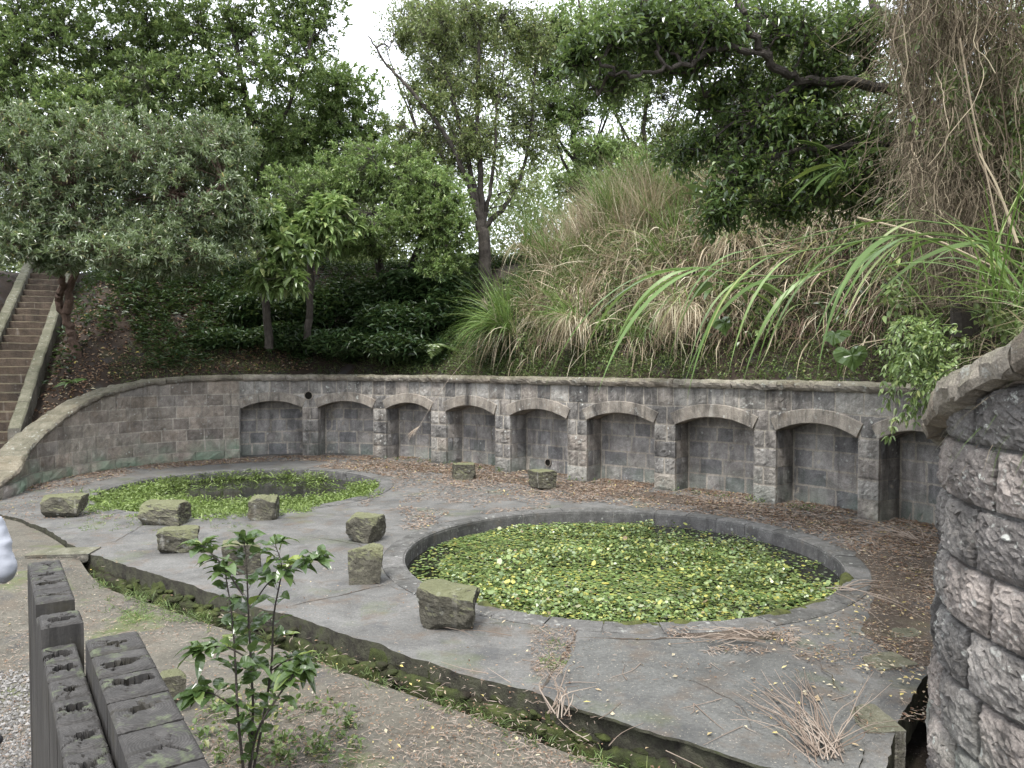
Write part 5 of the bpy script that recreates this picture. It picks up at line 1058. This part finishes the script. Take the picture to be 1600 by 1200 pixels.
stalks((1440, 850), [(1290+U(0, 130), 810+U(0, 40)) for _ in range(10)], 'dry stalks at the foot of the rightmost alcove', r=.006)
A = Acc(); 
for k in range(46):
    x = U(650, 1330); y = U(940, 1190); p = G(x, y)+[0, 0, .03]
    if inpit(p[None])[0]: continue
    d = rv(1)[0]*[1, 1, 0]; L = U(.1, .5); tube(A, np.array([p, p+d*L*.5+rv(1)[0]*[.04, .04, 0], p+d*L]), .0035, .0015, sides=4)
for k in range(34):
    x = U(150, 1200); y = U(1000, 1195); p = G(x, y, ZL)
    if p[1] > np.interp(p[0], ks[:, 0], ks[:, 1])-.3: continue
    p[2] = float(lowz(p[0], p[1]))+.012; d = rv(1)[0]*[1, 1, 0]; L = U(.08, .35); tube(A, np.array([p, p+d*L*.5+rv(1)[0]*[.03, .03, 0], p+d*L]), .003, .0015, sides=4)
tag(A.build('scattered_twigs', M_twig), 'single thin twigs lying across the paving', 'twigs', kind='stuff')
# weeds along trench and on lower ground
A = Acc()
def tufts(P, L, n=10, w_=.006):
    for k in range(n): m_ = len(P); blades(A, P+RNG.normal(size=P.shape)*[.02, .02, 0], rv(m_)*.7+[0, 0, .8], U(.4, 1., m_)*L, np.full(m_, w_), 1.3, 4)
n = 300; q = RNG.integers(0, len(ks)-1, n); P = np.column_stack([ks[q]+RNG.normal(size=(n, 2))*.1+[0, -.12], np.full(n, ZL)]); tufts(P, .12, 9)
P = np.array([G(a, b, ZL) for a, b in zip(U(170, 400, 160), U(925, 975, 160))]); tufts(P, .14, 8)
P = np.array([G(a, b, -.13) for a, b in ((690, 1010), (1020, 1100), (620, 1000), (990, 1100), (1200, 1160), (300, 905), (240, 893), (560, 985))]); tufts(P, .22, 22)
P = np.array([G(a, b, .0) for a, b in zip(U(840, 890, 26), U(1000, 1050, 26))]); tufts(P, .08, 8)
P = np.array([G(a, b, .0) for a, b in zip(U(90, 400, 240), U(775, 830, 240))]); P = P[~inpit(P, .3)]; tufts(P, .07, 6)
P = np.array([G(a, b, ZL) for a, b in zip(U(300, 560, 75), U(1100, 1200, 75))]); P[:, 2] = lowz(P[:, 0], P[:, 1]); tufts(P, .13, 7)
for k in range(5): q = len(P); leaves(A, P+rv(q)*.03+[0, 0, .05], rv(q)+[0, 0, .5], U(.03, .07, q), U(.02, .045, q), rows=3)
P = M3(U(s_at(600), s_at(1300), 60), U(.02, .1, 60), np.full(60, .0)); tufts(P, .1, 7)
for k in range(4): q = len(P); leaves(A, P+rv(q)*.03+[0, 0, .05], rv(q)+[0, 0, .5], U(.03, .06, q), U(.02, .04, q))
tag(A.build('ground_weeds', M_grass), 'small tufts of green weeds along the trench and on the ground', 'weeds', kind='stuff')
# weed leaves at the sapling foot and star shaped weed at the tree foot
broad('rosette_weed', W(112, 600, 17.4), 14, .34, .2, 'spiky green weed at the foot of the winding trunk', 'plant', M_reed, (.1, 1.), .06)

# ------------------------------------------------------------------ sapling in front
sb = G(385, 1205, 0.0); sb[2] = float(lowz(sb[0], sb[1])); SY = sb[1]
sp_ = thing('sapling', sb, 'glossy leafed sapling with several thin dark stems growing in the foreground', 'sapling')
B = Acc(); A = Acc()
stemsS = [[(380, 1205), (372, 1120), (368, 1040), (362, 960), (352, 895)], [(385, 1205), (395, 1120), (392, 1040), (388, 950), (385, 880), (382, 845)], [(390, 1205), (412, 1120), (424, 1040), (428, 960), (440, 890), (430, 850)], [(385, 1205), (400, 1150), (440, 1080), (462, 1050)], [(392, 950), (420, 910), (455, 885), (500, 868)], [(380, 930), (345, 880), (315, 852)], [(390, 1030), (350, 1010), (310, 1015)], [(420, 1050), (455, 1030), (478, 1045)], [(372, 1110), (335, 1085), (310, 1080)]]
for k, sp2 in enumerate(stemsS):
    P = np.array([W(x, y, SY+.06*((k*37) % 5-2)) for x, y in sp2]); P[0] = sb if sp2[0][1] > 1190 else P[0]; tube(B, P, .010 if k < 4 else .005, .003, sides=6, sub=5, rough=.001); Q = spline(P, 6); T = nrm(np.gradient(Q, axis=0)); j0 = len(Q)//(6 if k < 4 else 3)
    for j in range(j0, len(Q)):
        for r_ in range(2 if k < 4 else 3):
            d = nrm(T[j]*.35+rv(1)[0]*[1, 1, .35]+[0, 0, .12]); pet = Q[j]+d*U(.02, .05); tube(B, np.array([Q[j], pet]), .0018, .0012, sides=3, sub=1)
            leaves(A, pet[None], d[None], np.array([U(.07, .15)]), np.array([U(.045, .078)]), rows=8, droop=U(.1, .7), fold=.14, wave=.5)
    e = Q[-1]
    for r_ in range(6): d = nrm(rv(1)[0]*[1, 1, .4]+[0, 0, .35]); leaves(A, e[None], d[None], np.array([U(.08, .13)]), np.array([U(.045, .07)]), rows=8, droop=.3, fold=.2, wave=.4)
A.build('leaves', M_bigleaf, sp_); B.build('stems', M_bark, sp_)

# ------------------------------------------------------------------ timber posts
u2 = np.array([.565, -.825]); v2 = np.array([.825, .565])
def post(o, wA, wB, ztop, seed, label, group, hole=True):
    """o = back left corner on plan; along u2 (towards camera) length wA, across v2 wB"""
    rs = np.random.default_rng(seed); c = o+u2*wA/2+v2*wB/2; zb = float(lowz(np.array(c[0]), np.array(c[1])))-.05
    t = thing('timber_post', (c[0], c[1], zb), label, 'post', group); A = Acc()
    N = 25; g = np.linspace(-.5, .5, N); gx, gy = np.meshgrid(g, g, indexing='ij'); X = gx*(wA-.006); Y = gy*(wB-.004)
    ed = np.maximum(abs(gx), abs(gy)); z = ztop-.012*np.clip((ed-.41)/.09, 0, 1)**2+0*gx
    # rot hollow in the heart of the end grain, plus radial splits
    hx, hy = rs.uniform(-.12, .12, 2); ang = np.arctan2(gy-hy, gx-hx); rad = np.hypot((gx-hx)*1.7, (gy-hy)*.75)
    hs = rs.uniform(.10, .27) if hole else .05; shp = hs*(1+.12*np.sin(3*ang+seed)+.75*fbm(np.stack([gx*9, gy*9, gx*0+seed], -1), seed))
    dep = np.clip((shp-rad)/.03, 0, 1); z = z-dep*rs.uniform(.07, .13)-dep*.02*fbm(np.stack([gx*20, gy*20, gx*0], -1), seed)
    for k in range(6):
        a_ = rs.uniform(0, 2*math.pi); da = abs((ang-a_+math.pi) % (2*math.pi)-math.pi)*rad; z = z-.02*np.clip(1-da/.018, 0, 1)*(rad < rs.uniform(.35, .7))
    z = z+.0022*fbm(np.stack([gx*12, gy*12, gx*0+seed], -1), seed+1)
    def w3(X, Y, Z): return np.stack([c[0]+u2[0]*X+v2[0]*Y, c[1]+u2[1]*X+v2[1]*Y, Z], -1)
    V = w3(X, Y, z); f = gridf(N, N); dm = (dep.reshape(-1)[f].mean(1) > .5)
    A.add(V, f[~dm], 0); 
    if dm.any(): A.add(V, f[dm], 1)
    per = [(i, 0) for i in range(N)]+[(N-1, j) for j in range(1, N)]+[(i, N-1) for i in range(N-2, -1, -1)]+[(0, j) for j in range(N-2, 0, -1)]
    px_ = np.array([X[i, j] for i, j in per]); py_ = np.array([Y[i, j] for i, j in per]); pz = np.array([z[i, j] for i, j in per]); k = len(per)
    lev = np.linspace(0, 1, 14)**1.3; V = np.stack([w3(px_*(1-.004*rs.uniform(-1, 1)), py_, pz*(1-l)+zb*l) for l in lev], 1)
    nn = fbm(V*np.array([18, 18, 1.2]), seed, 4)*.004; V[:, 1:] += (nn[:, 1:, None]*np.array([1, 1, 0])); V = np.concatenate([V, V[:1]], 0); A.add(V, gridf(k+1, len(lev)))
    A.build('timber', [M_timber, M_rot_shade], t); return t
GA, GB = 'near row of square timber posts', 'far row of square timber posts'
DA = 1.08; oA = np.array([-1.55*DA, 2.76*DA]); zA = H0-DA
labsA = ['farthest post of the near timber row, with a rotted hollow on top', 'second farthest post of the near timber row, mossy split top', 'third farthest post of the near timber row, with green mossy patches', 'fourth farthest post of the near timber row, large rotten oval hollow', 'nearest timber post at the bottom edge, cracked growth rings on top']
o_ = oA.copy()
for k, lb in enumerate(labsA+['timber post just below the frame, next after the nearest cracked one']):
    wA = [.20, .22, .22, .235, .27, .25][k]; post(o_, wA, .19, zA-.004*k, 100+k, lb, GA, hole=k not in (4,)); o_ = o_+u2*(wA+.004)
oB = np.array([-2.67, 4.2]); o_ = oB.copy()
for k in range(13):
    zt = 1.30 if k < 4 else (1.24 if k == 4 else (1.30 if k == 5 else 1.215)); wA = [.2, .21, .21, .22, .2, .19, .2, .2, .2, .22, .22, .22, .22][k]
    lb = ['farthest timber post of the far row with rotted top', 'second farthest timber post of the far row', 'third farthest timber post of the far row, top eaten through', 'fourth farthest timber post of the far row', 'lower timber post set between two taller ones in the far row', 'single taller timber post standing before the step down in the far row'][k] if k < 6 else ['first lowered timber post after the step down, split top', 'lowered timber post with leaf filled hollow beside the near row', 'lowered timber post with mossy cracks beside the near row', 'lowered timber post with small hollow left of the mossy near posts', 'lowered timber post with large hollow left of the near row', 'lowered timber post near the bottom edge left of the near row', 'last lowered timber post below the frame'][k-6]
    post(o_, wA, .16 if k < 6 else .128, zt, 200+k, lb, GB); o_ = o_+u2*(wA+.004)

# gravel to the left
A = Acc(); n = 5200; P = np.array([G(a, b, .0) for a, b in zip(U(-160, 60, n), U(1010, 1230, n))]); P[:, 2] = lowz(P[:, 0], P[:, 1])+.006
base = np.array([[1, 0, 0], [-1, 0, 0], [0, 1, 0], [0, -1, 0], [0, 0, 1], [0, 0, -1]], float); V = base[None]*(U(.006, .017, (n, 1, 1))*U(.7, 1.3, (n, 1, 3)))+RNG.normal(size=(n, 6, 3))*.0015+P[:, None]
f = np.array([[0, 2, 4], [2, 1, 4], [1, 3, 4], [3, 0, 4], [2, 0, 5], [1, 2, 5], [3, 1, 5], [0, 3, 5]]); A.add(V, (f[None]+(np.arange(n)*6)[:, None, None]).reshape(-1, 3)); tag(A.build('gravel', M_gravel), 'pale gravel on the ground left of the timber posts', 'gravel', kind='stuff')

# ------------------------------------------------------------------ person at the left edge
PXY = np.array([-3.13, 4.35]); pz = .13
pr = thing('person', (PXY[0], PXY[1], pz), 'person in a light grey-blue sweater and dark trousers cut off by the left edge', 'person')
pr.rotation_euler = (0, 0, R(90))
def skin(name, chains, mat, parent, sub=2):
    """chains share vertices by name; first vertex is the root"""
    me = bpy.data.meshes.new(name); ids = {}; vs = []; rs = []; es = []
    for ch in chains:
        last = None
        for nm, p, r in ch:
            if nm not in ids: ids[nm] = len(vs); vs.append(p); rs.append(r)
            if last is not None: es.append((last, ids[nm]))
            last = ids[nm]
    me.from_pydata(vs, es, []); o = bpy.data.objects.new(name, me); COL.objects.link(o); sk = o.modifiers.new('s', 'SKIN'); sk.use_smooth_shade = True
    for i, r in enumerate(rs): me.skin_vertices[0].data[i].radius = r if hasattr(r, '__len__') else (r, r)
    me.skin_vertices[0].data[0].use_root = True
    if sub: mm = o.modifiers.new('u', 'SUBSURF'); mm.levels = sub; mm.render_levels = sub
    dg = bpy.context.evaluated_depsgraph_get(); me2 = bpy.data.meshes.new_from_object(o.evaluated_get(dg)); o.modifiers.clear(); o.data = me2; me2.name = name; me2.materials.clear(); me2.materials.append(mat); o.parent = parent; return o
bpy.context.view_layer.update()
# standing, facing +x (towards the ponds), arms folded forward
body = [[('pel', (0, 0, .92), .08), ('ab', (0, 0, 1.08), .08), ('ch', (0, 0, 1.28), .09), ('nk', (0, 0, 1.42), .055), ('hd0', (.01, 0, 1.50), .07), ('hd1', (.02, 0, 1.57), .088), ('hd2', (.015, 0, 1.65), .075)]]
hand = []
for sgn in (-1, 1):
    S2 = 'L' if sgn < 0 else 'R'; y = .17*sgn
    body.append([('ch', 0, 0), (S2+'sh', (0, y, 1.36), .055), (S2+'el', (-.02, .25*sgn, 1.08), .042), (S2+'wr', (.2, .10*sgn, 1.0), .028), (S2+'pm', (.25, .05*sgn, 1.0), .03)])
    for f_, (oy, oz, l_) in enumerate(((.02, .025, .065), (.008, .01, .075), (.0, -.008, .07), (-.006, -.024, .055))):
        body.append([(S2+'pm', 0, 0), (S2+'f%d' % f_, (.27, (.02+oy*.4)*sgn, 1.0+oz), .010), (S2+'g%d' % f_, (.27+l_*.2, (-.01)*sgn, .995+oz), .009), (S2+'h%d' % f_, (.27+l_*.2, -.035*sgn, .985+oz), .007)])
    body.append([(S2+'pm', 0, 0), (S2+'t0', (.24, .02*sgn, 1.03), .011), (S2+'t1', (.26, .0*sgn, 1.045), .009)])
    body.append([('pel', 0, 0), (S2+'hp', (0, .09*sgn, .86), .065), (S2+'kn', (.02, .10*sgn, .48), .05), (S2+'an', (-.01, .075*sgn, .09), .035), (S2+'ft', (.10, .075*sgn, .045), .035)])
skin('body', body, M_skin, pr)
sw = [[('a', (0, 0, .84), (.15, .15)), ('b', (0, 0, 1.02), (.15, .14)), ('c', (0, 0, 1.28), (.155, .125)), ('d', (0, 0, 1.41), (.075, .075))]]
for sgn in (-1, 1): sw.append([('c', 0, 0), ('s%d' % sgn, (0, .18*sgn, 1.35), .07), ('e%d' % sgn, (-.02, .26*sgn, 1.08), .06), ('w%d' % sgn, (.17, .11*sgn, 1.0), .042)])
swo = skin('sweater', sw, M_sweater, pr, 3); q_ = np.empty(len(swo.data.vertices)*3); swo.data.vertices.foreach_get('co', q_); q_ = q_.reshape(-1, 3); q_ = q_+(fbm(q_*np.array([11, 11, 24]), 4, 4)*.014)[:, None]*nrm(q_-np.array([0, 0, 1.15])); swo.data.vertices.foreach_set('co', q_.ravel())
tr_ = [[('p', (0, 0, .93), (.13, .12))]]
for sgn in (-1, 1): tr_.append([('p', 0, 0), ('h%d' % sgn, (0, .095*sgn, .84), .10), ('k%d' % sgn, (.02, .10*sgn, .48), .075), ('a%d' % sgn, (-.005, .075*sgn, .10), .055)])
skin('trousers', tr_, M_trouser, pr)
skin('hair', [[('a', (-.03, 0, 1.55), .085), ('b', (-.015, 0, 1.64), .092), ('c', (.02, 0, 1.695), .07)]], M_hair, pr)
for sgn in (-1, 1): skin('shoe', [[('a', (-.04, .07*sgn, .05), (.045, .045)), ('b', (.07, .075*sgn, .045), (.045, .04)), ('c', (.17, .08*sgn, .035), (.035, .03))]], M_shoe, pr)
fc = [[('n0', (.09, 0, 1.585), .012), ('n1', (.118, 0, 1.56), .013)]]; skin('nose', fc, M_skin, pr, 1)
for sgn in (-1, 1): skin('ear', [[('a', (.005, .088*sgn, 1.6), .014), ('b', (.0, .092*sgn, 1.565), .011)]], M_skin, pr, 1); skin('eye', [[('a', (.096, .032*sgn, 1.60), .009), ('b', (.1, .034*sgn, 1.60), .007)]], M_hair, pr, 1)
for o in bpy.data.objects:
    if '_loc' in o: del o['_loc']
